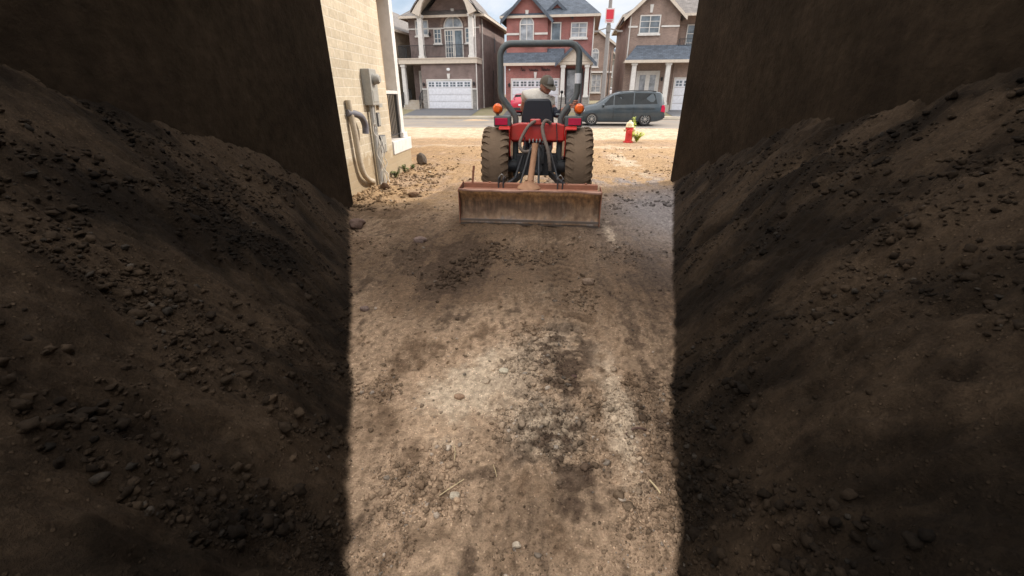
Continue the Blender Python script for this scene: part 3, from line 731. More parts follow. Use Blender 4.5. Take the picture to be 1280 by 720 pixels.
# ------------------------------------------------------------------ brown brick house with a balcony (left of centre across the road)
h = thing('brick_house', 'brown brick house with balcony over a white garage door, across the road on the left', 'house', (-8.3, 40, .57), R(-7), 'houses across the road')
walls(h, [(-2.5, 2.44, 0, 12, -.6, 3.56), (-3.95, -2.5, 1.8, 12, -.6, 3.56), (-3.95, 2.44, 1.5, 12, 3.56, 7.2)], 'brick_brown')
for q in ((-2.5, -2.08), (2.10, 2.44)): walls(h, [(*q, -.03, -.002, -.6, 1.55)], 'stonegrey', 'stone_skirting')
for q in ((-2.52, -2.08), (2.1, 2.48)): b = MB(); b.box(*q, -.08, -.031, 1.55, 1.65); b.build('sill_band', M['trim'], h)
garage_door(h, -1.95, 1.97, 0.02, 2.25, -.001)
b = MB(); b.box(-4.45, 2.62, -.2, 1.49, 3.57, 3.93); b.box(-4.5, 2.67, -.25, 1.49, 3.93, 3.995); b.build('balcony_slab', M['cream'], h)
for x in (-2.28, 2.15): column(h, x, .05, 4.0, 7.15, .42)
railing(h, [(-4.35, 1.45), (-4.35, -.1), (2.0, -.1)], .95, 4.0)
# gable over the balcony with a curved underside
b = MB(); n = 14
arc = [(-2.1 + 4.2 * k / n, 7.0 + 1.95 * math.sin(math.pi * k / n) ** .55) for k in range(n + 1)]
top = [(-4.0 * 0 - 2.75 + 5.5 * k / n, 7.25 + 2.55 * (1 - abs(2 * k / n - 1)) ** .85) for k in range(n + 1)]
for k in range(n): b.prism([arc[k], arc[k + 1], top[k + 1], top[k]], 'y', -.45, -.2)
b.build('gable_arch', M['cream'], h)
b = MB(); b.prism([(-2.45, 7.2), (2.4, 7.2), (0, 9.7)], 'y', 1.5, 1.7); b.build('gable_wall', M['brick_brown'], h)
b = MB()
t2 = [(-2.85 + 5.7 * k / n, 7.3 + 2.6 * (1 - abs(2 * k / n - 1)) ** .85) for k in range(n + 1)]
for k in range(n): b.prism([(t2[k][0], t2[k][1] - .02), (t2[k + 1][0], t2[k + 1][1] - .02), (t2[k + 1][0], t2[k + 1][1] + .1), (t2[k][0], t2[k][1] + .1)], 'y', -.5, 4)
b.build('gable_roof', M['shingle_brown'], h)
b = MB()
for k in range(n): b.prism([(t2[k][0], t2[k][1] - .05), (t2[k + 1][0], t2[k + 1][1] - .05), (t2[k + 1][0], t2[k + 1][1] - .025), (t2[k][0], t2[k][1] - .025)], 'y', -.19, 1.49)
b.build('soffit', M['cream'], h)
hip_roof(h, -3.95, 2.44, 1.5, 12, 7.25, 2.6, 'shingle_brown', .6)
window(h, -3.3, -2.1, 5.85, 7.0, 1.5, 2, 1, gl='glass_light')
window(h, -.65, .15, 4.05, 6.25, 1.49, 3, 5, w=.1, sill=False, name='balcony_door')
window(h, .17, 1.0, 4.05, 6.25, 1.49, 1, 1, w=.1, sill=False, name='balcony_door')
window(h, -.7, 1.05, 6.32, 6.4, 1.48, 2, 1, True, 'glass_light', sill=False)
window(h, -1.65, -.95, 5.2, 6.35, 1.49, 2, 3, gl='glass'); window(h, 1.2, 1.9, 5.2, 6.35, 1.49, 2, 3)
b = MB()
for k in range(9):
    a0, a1 = math.pi * k / 9, math.pi * (k + 1) / 9
    b.prism([(.17 + .98 * math.cos(a0), 6.45 + .98 * math.sin(a0)), (.17 + .98 * math.cos(a1), 6.45 + .98 * math.sin(a1)), (.17 + 1.22 * math.cos(a1), 6.45 + 1.22 * math.sin(a1)), (.17 + 1.22 * math.cos(a0), 6.45 + 1.22 * math.sin(a0))], 'y', 1.45, 1.499)
b.build('brick_arch', M['brick_tan'], h)
keystone(h, .17, 7.35, 7.75, 1.45); keystone(h, 0, 2.4, 2.8, -.001)
for q in ((-3.97, -.72), (1.95, 2.46)): b = MB(); b.box(*q, 1.45, 1.499, 6.3, 6.4); b.build('stone_band', M['trim'], h)
b = MB(); b.sphere((0, -.03, 3.12), .17, (1, .25, .75)); b.build('number_plaque', M['plate'], h, smooth=60)
wall_lamp(h, -2.3, 1.95, -.03); wall_lamp(h, 2.28, 2.0, -.03); wall_lamp(h, -2.0, 5.9, 1.5)
front_door(h, -3.3, -2.7, .75, 3.0, 1.8, 'trim')
column(h, -4.15, .1, .1, 3.55, .36)
b = MB(); b.box(-4.4, -2.52, .3, 1.79, -.6, .7)
for k in range(3): b.box(-4.2, -2.7, .3 - (k + 1) * .3, .3 - k * .3 - .001, -.6, .53 - k * .19)
b.build('porch_steps', M['concrete'], h)
railing(h, [(-4.3, 1.6, .7), (-4.3, .3, .7), (-4.3, -.6, .05)], .9, .7); railing(h, [(-2.62, 1.6, .7), (-2.62, .3, .7), (-2.62, -.6, .05)], .9, .7)
downspout(h, [(2.52, -.08, 7.0), (2.52, -.08, 3.6), (2.52, -.08, -.5)]); downspout(h, [(2.5, 2.3, 7.05), (2.5, 2.3, -.3)])
b = MB(); b.box(2.44, 2.5, 6.5, 6.58, .3, 3.3); b.build('conduit', M['dark'], h)
b = MB(); b.box(2.441, 2.47, 7.0, 7.5, 4.9, 6.2); b.build('side_window', M['dark'], h)

# ------------------------------------------------------------------ red brick house (centre)
h = thing('brick_house', 'red brick house with arched window and white columns behind the tractor', 'house', (.25, 40, .52), R(-5), 'houses across the road')
walls(h, [(-3.65, 3.6, .8, 12, -.6, 7.05)], 'brick_red'); walls(h, [(-3.65, 1.05, 0, .799, -.6, 3.6)], 'brick_red', 'garage_wall')
walls(h, [(-3.62, -.15, .5, .799, 3.9, 7.05)], 'brick_red', 'bay_wall')
gable(h, -3.62, -.15, .5, 3, 7.05, 1.65, 'brick_red', ov=.45, fas='shingle')
gable(h, -.6, 1.7, .9, 3, 7.1, .95, 'brick_red', ov=.2, fas='shingle')
hip_roof(h, -3.65, 3.6, .8, 12, 7.12, 3.6, 'shingle', .5)
window(h, -2.5, -1.3, 5.05, 6.5, .5, 2, 1, True, 'glass_light')
keystone(h, -1.9, 7.1, 7.5, .5)
window(h, .1, .95, 5.25, 6.65, .8, 1, 1, gl='glass'); window(h, 1.75, 3.1, 5.5, 6.6, .8, 2, 3, gl='glass_light')
for q in ((-3.64, -2.55), (-1.25, -.14)): b = MB(); b.box(*q, .44, .499, 5.75, 5.9); b.build('stone_band', M['trim'], h)
shed_roof(h, -3.85, 1.3, -.35, 3.62, .79, 4.75)
garage_door(h, -3.05, .93, .02, 2.35, -.001)
keystone(h, -1.05, 2.5, 2.95, -.001, .13)
# wrought script lettering over the garage, too small in the photo to read
b = MB()
def squig(x0, x1, z, hgt, cap):
    P = [(x0, -.04, z), (x0 + .06, -.04, z + cap), (x0 + .12, -.04, z + .02)]
    k = max(2, int((x1 - x0 - .15) / .09))
    for i in range(k):
        x = x0 + .15 + (x1 - x0 - .15) * i / k; P += [(x, -.04, z + hgt * (1 + .5 * ((i * 7) % 3 == 1))), (x + .045, -.04, z)]
    return bez(P, 5)
b.tube(squig(-2.3, -1.85, 3.02, .12, .30), .016, 5); b.tube(squig(-1.6, -.75, 3.02, .12, .18), .018, 5); b.tube(squig(-.55, .25, 3.04, .12, .30), .018, 5)
b.build('script_lettering', M['black'], h)
wall_lamp(h, -3.3, 1.95, 0); 
b = MB(); b.sphere((-3.3, -.02, 3.15), .07, (1, .4, 1), 8); b.build('doorbell_light', M['plate'], h)
# portico
gable(h, .95, 3.75, -.75, .79, 3.68, 1.25, 'cream', ov=.28, fas='shingle')
b = MB(); b.box(.95, 3.75, -.75, .79, 3.45, 3.66); b.build('portico_beam', M['cream'], h)
for x in (1.32, 3.3): column(h, x, -.5, 1.0, 3.44, .36, ped=-.4)
b = MB(); b.box(1.05, 3.7, -.75, .79, -.6, .42)
for k in range(2): b.box(1.6, 3.1, -.75 - (k + 1) * .3, -.75 - k * .3 - .001, -.6, .25 - k * .18)
b.build('porch_floor', M['concrete'], h)
front_door(h, 1.65, 2.85, .45, 3.1, .79, 'glass_light', True, 2, 'dark')
downspout(h, [(3.62, .7, 6.9), (3.62, .7, 4.5), (3.62, .7, -.3)])
window(h, 3.05, 3.35, 1.2, 3.0, .79, 1, 1, gl='glass', sill=False, fr='dark')

# ------------------------------------------------------------------ tan brick house (right)
h = thing('brick_house', 'tan-brown brick house with white double door and grey porch roof, behind the parked van', 'house', (9.2, 40, .9), R(-4), 'houses across the road')
walls(h, [(-2.5, 1.45, 0, 12, -1.2, 6.7), (1.45, 6.5, 1.6, 12, -1.2, 6.7)], 'brick_tan')
gable(h, -2.5, 1.45, 0, 4, 6.7, 1.75, 'brick_tan', 'shingle_brown', ov=.45)
hip_roof(h, -2.5, 6.5, 1.0, 12, 6.75, 3., 'shingle_brown', .5)
window(h, -1.67, -.05, 5.3, 6.6, 0, 2, 3); keystone(h, -.86, 6.75, 7.3, 0)
for q in ((-2.52, -1.78), (.06, 1.47)): b = MB(); b.box(*q, -.05, -.001, 5.75, 5.87); b.build('stone_band', M['trim'], h)
shed_roof(h, -2.65, 3.4, -1.35, 3.35, -.001, 4.5, inset=.95)
for x in (-1.85, .85): column(h, x, -1.05, .05, 3.2, .4)
front_door(h, -1.35, .3, .1, 2.5, -.001, 'trim', True, 2)
b = MB(); b.box(-2.5, 1.3, -1.3, -.001, -1.2, .05); b.build('porch_floor', M['concrete'], h)
railing(h, [(-2.3, -1.15), (-2.05, -1.15)], .9, .05); railing(h, [(-1.6, -1.15), (-1.2, -1.15)], .9, .05); railing(h, [(.25, -1.15), (.65, -1.15)], .9, .05); railing(h, [(1.6, -.1), (5, -.1)], .95, 3.95)
b = MB(); b.box(1.46, 6.5, -.2, 1.59, 3.7, 3.94); b.build('balcony_slab', M['cream'], h)
window(h, 2.4, 3.8, 4.1, 6.1, 1.6, 2, 3, sill=False)
walls(h, [(1.46, 6.5, -.1, 1.59, -1.2, 3.3)], 'brick_tan', 'garage_wall')
garage_door(h, 1.75, 5.6, -.5, 2.0, -.101)
downspout(h, [(-2.4, -.06, 6.5), (-2.4, -.06, 3.4)])
wall_lamp(h, .62, 2.0, 0)

# ------------------------------------------------------------------ houses far behind
h = thing('brick_house', 'pale buff house with arched upper window seen far behind between the red and tan houses', 'house', (7.1, 62, 1.0), R(-3), 'houses across the road')
walls(h, [(-4.5, 1.6, 0, 10, -1, 6.6)], 'brick_tan')
gable(h, -3.2, 1.6, -.3, 4, 6.6, 1.6, 'brick_tan', 'shingle_brown', ov=.4)
hip_roof(h, -4.5, 1.6, .5, 10, 6.6, 2.4, 'shingle_brown', .4)
window(h, -1.2, -.2, 4.0, 5.6, -.3, 1, 2, True, 'glass_light'); window(h, -.95, .35, 1.0, 3.2, -.05, 2, 3, gl='glass_light')
walls(h, [(-3.2, 1.6, -.3, -.001, 3.4, 6.6)], 'brick_tan', 'bay_wall')
b = MB(); b.box(-3.2, 1.62, -.36, -.301, 3.3, 3.5); b.build('stone_band', M['trim'], h)
h = thing('grey_house', 'small grey gabled house farthest away at the end of the gap between houses', 'house', (11.6, 84, 1.2), R(-3), 'houses across the road')
walls(h, [(-3.0, 3, 0, 9, -1, 6.2)], 'stonegrey')
gable(h, -2.2, 1.2, -.3, 4, 6.2, 1.8, 'stonegrey', 'shingle', ov=.4)
hip_roof(h, -3, 3, .3, 9, 6.2, 2.2, 'shingle', .4)
window(h, -1.4, .4, 3.4, 5.2, 0, 2, 2, gl='glass_light'); garage_door(h, -1.6, 1.2, -.5, 1.6, 0)
h = thing('brick_house', 'buff house just visible between the stone porch and the brown house', 'house', (-15.6, 41.5, .6), R(-7), 'houses across the road')
walls(h, [(-4, 2.2, 0, 12, -.8, 6.2)], 'brick_buff'); hip_roof(h, -4, 2.2, 0, 12, 6.25, 2.5, 'shingle_brown', .45)
window(h, -.5, .8, 4.2, 5.6, 0, 2, 2); garage_door(h, -3.3, .3, 0, 2.2, 0)

# ------------------------------------------------------------------ pale stone house on the left of the lot
h = thing('stone_house', 'pale stone block house with porch along the left side of the dirt lot', 'house', (-3.38, 9.65, 0))
# local: x=0 is the side wall, y=0 the front corner of the side wall
walls(h, [(-8, 0, -3.2, 0, -.4, 6.2)], 'stone')
walls(h, [(-2.2, -1.92, .001, 6.2, -.4, 6.2), (-8, -2.2, .001, 6.2, -.4, 6.2)], 'stucco', 'garage_wall')
walls(h, [(-1.9, 0, .001, 1.35, -.4, .46)], 'stone', 'porch_base')
b = MB(); b.box(-1.9, .03, .02, 1.38, .46, .74); b.build('porch_cap', M['trim'], h, bevel=.012)
b = MB(); b.box(-.42, -.04, 1.0, 1.33, .742, .86); b.box(-.36, -.09, 1.05, 1.28, .86, 3.9); b.build('column', M['trim'], h, bevel=.01)
o = railing(h, [(-.14, .05), (-.14, 1.0)], .98, .74, 'black', .105, .008)
b = MB(); b.box(-.19, -.09, .03, 1.03, 1.722, 1.79); b.build('handrail', M['trim'], o)
walls(h, [(-1.9, 0, .001, 1.35, 3.9, 6.2)], 'stone', 'porch_lintel')
hip_roof(h, -8, 0, -3.2, 6.2, 6.22, 2.4, 'shingle_brown', .4)
# added rear wing, side dimming painted into its colour, steps out 0.28 m
w = thing('added_wing', 'dark brown added rear wing, dimming painted into its colour, at the left edge', 'building', (-3.1, 6.64, 0))
walls(w, [(-8, 0, -8.5, -.001, -.4, 3.3)], 'dim_wall')
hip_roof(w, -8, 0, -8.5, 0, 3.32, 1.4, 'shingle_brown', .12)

# service fittings on the pale wall
t = thing('electric_meter', 'grey electric meter box with round glass dial on the pale stone wall', 'electric meter', (-3.38, 8.55, 1.52))
b = MB(); b.box(0.002, .17, -.17, .17, 0, .62); b.build('meter_box', M['meter'], t, bevel=.012)
b = MB(); b.lathe([(0, .10), (.06, .10), (.085, .07), (.09, 0), (.10, 0), (.10, -.02)], (.19, .0, .45), (1, 0, 0), 20); b.build('meter_dial', M['meter'], t, smooth=40)
b = MB(); b.box(.165, .178, -.13, .13, .06, .26); b.build('cover_plate', M['meter'], t, bevel=.004)
t = thing('conduit_bundle', 'grey conduits and loose cables running down the stone wall under the meter box', 'conduit', (-3.38, 8.55, 0))
b = MB(); b.cyl((.07, -.04, -.1), (.07, -.04, 1.52), .045, 12); b.build('conduit', M['steel'], t, smooth=50)
b = MB(); b.cyl((.06, .10, -.1), (.06, .10, 1.52), .03, 12); b.build('conduit', M['meter'], t, smooth=50)
for s in range(7):
    r_ = random.Random(s + 40); z = 1.25 - .08 * s; P = []
    for k in range(7): P.append((.06 + r_.uniform(.02, .12), -.1 + .055 * s + r_.uniform(-.05, .05), z * (1 - k / 6) + .02))
    b = MB(); b.tube(bez(P, 5), .008, 6); b.build('cable', M['wire'], t, smooth=60)
t = thing('junction_box', 'small dark grey junction box with hanging wires right of the meter conduits', 'junction box', (-3.38, 8.86, .78))
b = MB(); b.box(.002, .11, -.12, .12, -.17, .17); b.build('box_body', M['meterdark'], t, bevel=.01)
b = MB(); b.box(.112, .122, -.10, .10, -.15, .15); b.build('box_lid', M['meter'], t, bevel=.003)
t = thing('junction_box', 'smaller grey junction box higher up, right under the meter box corner', 'junction box', (-3.38, 8.80, 1.25))
b = MB(); b.box(.002, .09, -.07, .07, -.13, .13); b.build('box_body', M['meterdark'], t, bevel=.008)
b = MB(); b.box(.092, .10, -.055, .055, -.11, .11); b.build('box_lid', M['meter'], t, bevel=.003)
b = MB(); b.box(0.002, .06, -.1, .1, -.02, .02); b.box(.045, .07, -.09, .09, -.05, .02); tag(b.build('wall_bracket', M['meter'], None, loc=(-3.38, 9.05, 1.52)), 'small grey bracket on the stone wall beside the meter box', 'bracket')
P = bez([(.05, 0, 1.62), (.08, .02, 1.1), (.08, .05, .62), (.09, .14, .36), (.09, .34, .22), (.07, .55, .16), (.03, .62, .10)], 6)
b = MB(); b.tube([p for p in P], .05, 12); tag(b.build('drain_pipe', M['pvc'], None, smooth=60, loc=(-3.38, 7.55, 0)), 'beige drain pipe bending to the right at the foot of the stone wall', 'pipe')
P = bez([(.03, -.25, 1.42), (.10, -.1, 1.40), (.13, .08, 1.34), (.13, .2, 1.2), (.12, .2, 1.05)], 6)
b = MB(); b.tube(P, .058, 12); tag(b.build('vent_hose', M['hosegrey'], None, smooth=60, loc=(-3.38, 7.75, 0)), 'purple-grey bent hose sticking out of the stone wall by the left edge', 'hose')

# little weeds at the foot of the stone wall and by the hydrant
def weed(name, loc, n, hgt, spread, mat, label, seed, leaf=.05):
    rr = random.Random(seed); t = thing(name, label, 'weed', loc, 0, 'weeds on the lot')
    s = MB(); l = MB()
    for k in range(n):
        a = rr.uniform(0, 6.28); d = rr.uniform(.2, 1) * spread; hh = hgt * rr.uniform(.5, 1)
        P = bez([(0, 0, -.02), (d * .4 * math.cos(a), d * .4 * math.sin(a), hh * .6), (d * math.cos(a), d * math.sin(a), hh)], 4)
        s.tube(P, .004, 5)
        for q in P[2:]:
            for j in range(3):
                aa = rr.uniform(0, 6.28); L = leaf * rr.uniform(.6, 1.3); u = Vector((math.cos(aa), math.sin(aa), rr.uniform(-.3, .6))); w_ = Vector((-math.sin(aa), math.cos(aa), 0)) * L * .3
                l.add([q, q + u * L * .5 + w_, q + u * L, q + u * L * .5 - w_], [(0, 1, 2, 3)])
    s.build('stem', M[mat], t); l.build('leaves', M[mat], t)
    return t
weed('weed', (-3.28, 9.35, .02), 9, .16, .12, 'leafdark', 'small dark green weed at the foot of the stone wall, nearer the meter', 1)
weed('weed', (-3.26, 9.95, .02), 11, .18, .14, 'leafdark', 'bushier green weed at the foot of the porch base', 2)
weed('weed', (-3.22, 10.5, .02), 6, .12, .09, 'leafdark', 'smallest green weed near the porch corner', 3)
weed('weed', (3.72, 17.75, 0), 34, .40, .34, 'leaf', 'yellow-green weed growing beside the red hydrant', 5, .075)
weed('tall_weed', (3.58, 18.0, 0), 9, .92, .12, 'leaf', 'tall thin yellow-green weed sticking up behind the hydrant', 6, .08)

# ------------------------------------------------------------------ neighbour house on the right (casts the shade)
h = thing('neighbour_house', 'dark house wall in shade, extra dimming painted into its colour, along the right edge', 'house', (2.82, 9.5, 0))
walls(h, [(0, 9, -12, 0, -.4, 7.2)], 'dim_wall')
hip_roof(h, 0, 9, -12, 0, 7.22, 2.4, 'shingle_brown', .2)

# ------------------------------------------------------------------ street furniture
t = thing('street_lamp', 'tall grey street lamp post behind the van between red and tan houses', 'street lamp', (4.2, 33.2, 0))
b = MB(); b.tube([(0, 0, -.1), (0, 0, 5), (0, 0, 10)], [.17, .14, .09], 14); b.build('pole', M['pole'], t, smooth=60)
b = MB(); b.tube(bez([(0, 0, 9.6), (0, -.8, 10.2), (0, -2.2, 10.5)], 6), .05, 8); b.build('arm', M['pole'], t, smooth=60)
b = MB(); b.sphere((0, -2.5, 10.48), .3, (.5, 1.2, .25)); b.build('lamp_head', M['pole'], t, smooth=60)
b = MB(); b.box(-.13, .13, -.19, .19, 5.55, 5.95); b.bar((.1, 0, 5.75), (.75, 0, 5.62), .06, .06); b.bar((-.1, 0, 5.8), (-.75, 0, 5.62), .06, .06); b.box(.6, .95, -.07, .07, 5.55, 5.65); b.box(-.95, -.6, -.07, .07, 5.55, 5.65); b.build('crossarm', M['pole'], t)
t = thing('banner_sign', 'red and white square sign fixed high on the street lamp post', 'sign', (4.2, 33.0, 6.05))
b = MB(); b.box(-.3, .3, -.03, 0, 0, .84); b.build('sign_board', M['sign_white'], t)
b = MB(); b.box(-.24, .24, -.045, -.031, .22, .76); b.build('red_field', M['sign_red'], t)
b = MB()
for z, w in ((.17, .2), (.12, .23), (.07, .15)): b.box(-w, w, -.04, -.031, z - .014, z + .014)
b.build('print_lines', M['sign_red'], t)
t = thing('lamp_post', 'thin pale lamp post far back in the gap right of the thick one', 'street lamp', (7.05, 52, .9))
b = MB(); b.tube([(0, 0, 0), (0, 0, 5.2)], [.09, .06], 10); b.build('pole', M['pole'], t, smooth=60)
b = MB(); b.bar((0, 0, 5.2), (.9, 0, 5.9), .07, .07); b.sphere((1.0, 0, 5.95), .18, (1.5, .7, .4)); b.build('lamp_head', M['pole'], t, smooth=60)

t = thing('fire_hydrant', 'red fire hydrant with cream cap on the dirt boulevard', 'fire hydrant', (3.36, 17.6, -.02))
b = MB(); b.lathe([(0, 0), (.19, 0), (.19, .05), (.135, .06), (.13, .10), (.125, .50), (.15, .52), (.15, .56), (.13, .575), (0, .575)], (0, 0, 0), (0, 0, 1), 24); b.build('barrel', M['hyd_red'], t, smooth=35)
b = MB(); b.lathe([(0, .57), (.155, .575), (.16, .61), (.14, .63), (.135, .70), (.10, .76), (.05, .785), (.045, .83), (0, .835)], (0, 0, 0), (0, 0, 1), 24); b.build('bonnet', M['hyd_cream'], t, smooth=35)
for s in (-1, 1):
    b = MB(); b.lathe([(0, .22), (.055, .22), (.06, .20), (.06, .16), (.045, .15), (.045, .1)], (0, 0, .48), (s, 0, 0), 16); o = b.build('side_nozzle', M['hyd_cream'], t, smooth=35)
b = MB(); b.lathe([(0, .22), (.075, .22), (.085, .2), (.085, .15), (.06, .14), (.06, .1)], (0, 0, .42), (0, -1, 0), 16); b.build('front_nozzle', M['hyd_red'], t, smooth=35)
b = MB()
for k in range(8):
    a = k * math.pi / 4; b.cyl((.165 * math.cos(a), .165 * math.sin(a), .04), (.165 * math.cos(a), .165 * math.sin(a), .075), .014, 6)
b.build('flange_bolts', M['hyd_red'], t)

# ------------------------------------------------------------------ cars
def loft_body(st, name, mat, root, wells):
    """st: rows x, zbot, zbelt, ztop, wbot, wmid, wbelt, wtop ; local front = -x"""
    n = len(st); rings = []
    for (x, zb, zl, zt, wb, wm, wl, wt) in st:
        half = [(0, zb), (wb * .8, zb), (wb, zb + .06), (wm, zb + (zl - zb) * .45), (wm * 1.0, zb + (zl - zb) * .72), (wl, zl), (wt, zt - .05), (wt * .86, zt - .008), (0, zt)]
        ring = [(x, y, z) for y, z in half] + [(x, -y, z) for y, z in half[-2:0:-1]]
        rings.append(ring)
    m = len(rings[0]); b = MB(); vs = [p for r_ in rings for p in r_]; fs = []
    for i in range(n - 1):
        for k in range(m):
            k2 = (k + 1) % m; fs.append((i * m + k, i * m + k2, (i + 1) * m + k2, (i + 1) * m + k))
    fs += [tuple(range(m)), tuple((n - 1) * m + k for k in range(m - 1, -1, -1))]
    o = b.add(vs, fs).build(name, mat, root, smooth=38)
    cut = MB()
    for (x, z, r, w0, w1) in wells:
        for s in (-1, 1): cut.cyl((x, s * w0, z), (x, s * w1, z), r, 28)
    c = cut.build('cut', None)
    md = o.modifiers.new('w', 'BOOLEAN'); md.object = c; md.operation = 'DIFFERENCE'; md.solver = 'EXACT'
    dg = bpy.context.evaluated_depsgraph_get(); me = bpy.data.meshes.new_from_object(o.evaluated_get(dg))
    o.modifiers.clear(); o.data = me; me.set_sharp_from_angle(angle=R(38))
    if not me.materials: me.materials.append(mat)
    bpy.data.objects.remove(c)
    return o
def interp(st, x, i):
    return float(np.interp(x, [s[0] for s in st], [s[i] for s in st]))
def side_panel(st, pts, s, off, name, mat, root):
    """pts: (x, t) t from belt 0 to roof 1, on the glasshouse side"""
    b = MB(); out = []; P2 = []
    for i in range(len(pts)):
        a, c = pts[i], pts[(i + 1) % len(pts)]
        for k in range(4): P2.append((a[0] + (c[0] - a[0]) * k / 4, a[1] + (c[1] - a[1]) * k / 4))
    for d in (off, -.01):
        for x, t in P2:
            zl, zt, wl, wt = interp(st, x, 2), interp(st, x, 3) - .05, interp(st, x, 6), interp(st, x, 7)
            out.append((x, s * (wl + (wt - wl) * t + d), zl + (zt - zl) * t))
    n = len(P2); c0 = Vector((0, 0, 0))
    fs = [(i, (i + 1) % n, n + (i + 1) % n, n + i) for i in range(n)]
    cen = sum((Vector(p) for p in out[:n]), Vector()) / n
    out.append(tuple(cen)); fs += [(i, (i + 1) % n, 2 * n) for i in range(n)]
    return b.add(out, fs).build(name, mat, root)
def car_wheel(root, x, y, r, w, s, spokes=10):
    t = MB(); t.lathe([(r * .66, w * .5), (r * .9, w * .5), (r * .98, w * .36), (r, w * .2), (r, -w * .2), (r * .98, -w * .36), (r * .9, -w * .5), (r * .66, -w * .5)], (x, y, r), (0, 1, 0), 32)
    o = t.build('wheel', M['rubber'], root, smooth=40)
    m = MB(); m.lathe([(r * .68, -w * .45), (r * .68, w * .42), (r * .64, w * .42), (r * .60, w * .2), (r * .1, w * .12), (0, w * .12)] if s > 0 else [(r * .68, w * .45), (r * .68, -w * .42), (r * .64, -w * .42), (r * .60, -w * .2), (r * .1, -w * .12), (0, -w * .12)], (x, y, r), (0, 1, 0), 32)
    m.build('rim_dish', M['rubber'], o, smooth=40)
    d = MB()
    yy = y + s * w * .36
    for k in range(spokes):
        a = 2 * math.pi * k / spokes
        d.bar((x + r * .12 * math.cos(a), yy, r + r * .12 * math.sin(a)), (x + r * .63 * math.cos(a), yy + s * .01, r + r * .63 * math.sin(a)), .035 if spokes > 6 else .06, .02)
    d.lathe([(0, s * .02), (r * .16, s * .02), (r * .18, -s * .02)], (x, yy, r), (0, 1, 0), 16)
    d.lathe([(r * .60, -.01 * s), (r * .60, s * .02), (r * .69, s * .02), (r * .69, -s * .02)], (x, yy, r), (0, 1, 0), 32)
    d.build('rim', M['alloy'], o, smooth=40)
    return o
t = thing('parked_van', 'dark grey minivan parked along the near kerb behind the tractor', 'van', (4.5, 27.85, .03), R(-1))
st = [(-2.52, .32, .62, .70, .55, .68, .62, .5), (-2.45, .24, .74, .84, .74, .86, .80, .66), (-2.1, .2, .90, .98, .88, .965, .9, .76), (-1.55, .2, .99, 1.08, .93, .985, .93, .80),
      (-1.32, .2, 1.01, 1.12, .94, .99, .935, .80), (-.85, .2, 1.02, 1.40, .94, .995, .94, .72), (-.42, .2, 1.03, 1.62, .94, 1.0, .945, .70), (0, .2, 1.035, 1.715, .94, 1.0, .945, .70),
      (.8, .2, 1.05, 1.755, .94, 1.0, .945, .70), (1.7, .2, 1.065, 1.745, .94, 1.0, .94, .70), (2.2, .24, 1.08, 1.70, .92, .985, .92, .68), (2.38, .28, 1.08, 1.58, .88, .96, .89, .66), (2.53, .32, .98, 1.10, .82, .92, .86, .64), (2.57, .36, .80, .90, .76, .88, .80, .6)]
st = [(x, a, b_ * 1.04, c_ * 1.075, d_, e_, f_, min(g_ * 1.09, f_)) for x, a, b_, c_, d_, e_, f_, g_ in st]
body = loft_body(st, 'body', M['van'], t, [(-1.62, .36, .43, .62, 1.3), (1.48, .36, .43, .62, 1.3)])
for s in (-1, 1):
    side_panel(st, [(-1.12, .12), (-.42, .12), (-.42, .93), (-.6, .93)], s, .006, 'front_side_window', M['cglass'], t)
    side_panel(st, [(-.36, .10), (.72, .10), (.72, .92), (-.36, .92)], s, .006, 'sliding_door_window', M['cglass'], t)
    side_panel(st, [(.78, .10), (2.1, .12), (1.92, .90), (.78, .92)], s, .006, 'rear_side_window', M['cglass'], t)
    for x in (-1.62, 1.48): car_wheel(t, x, s * .885, .37, .225, s)
    b = MB()
    for x in (-.39, .75): b.box(x - .006, x + .006, s * 1.0 - .012, s * 1.0 + .005, .35, 1.02)
    b.box(-.3, 2.0, s * 1.0 - .012, s * 1.0 + .004, .93, .945)
    b.build('door_seams', M['black'], t)
    for x in (-.62, -.12):
        b = MB(); b.box(x - .1, x + .1, s * .99 - .01, s * .99 + .035, .87, .90); b.build('door_handle', M['van'], t, bevel=.008)
    b = MB(); b.sphere((-1.0, s * 1.06, 1.12), .12, (.6, .9, .65)); b.bar((-1.0, s * .95, 1.08), (-1.0, s * 1.03, 1.1), .05, .05); b.build('wing_mirror', M['van'], t, smooth=60)
    b = MB(); b.prism([(2.32, .78), (2.56, .74), (2.545, 1.0), (2.47, 1.14), (2.36, 1.12)], 'y', s * .80, s * .99); b.build('tail_light', M['lens_red'], t, bevel=.02)
    b = MB(); b.prism([(-2.47, .66), (-2.1, .74), (-2.05, .88), (-2.4, .82)], 'y', s * .72, s * .945); b.build('headlight', M['plate'], t, bevel=.02)
    b = MB(); b.tube([(-.2, s * .66, 1.85), (.6, s * .68, 1.90), (1.7, s * .68, 1.89), (2.0, s * .66, 1.85)], .02, 8); b.build('roof_rail', M['black'], t, smooth=60)
b = MB(); b.add([(-1.28, .72, 1.21), (-1.28, -.72, 1.21), (-.42, -.62, 1.745), (-.42, .62, 1.745)], [(0, 1, 2, 3)]); b.build('windscreen', M['cglass'], t)
b = MB(); b.add([(2.545, .66, 1.2), (2.545, -.66, 1.2), (2.41, -.58, 1.66), (2.41, .58, 1.66)], [(0, 1, 2, 3)]); b.build('rear_window', M['cglass'], t)
b = MB(); b.box(2.50, 2.62, -.85, .85, .42, .66); b.build('rear_bumper', M['van'], t, bevel=.04)

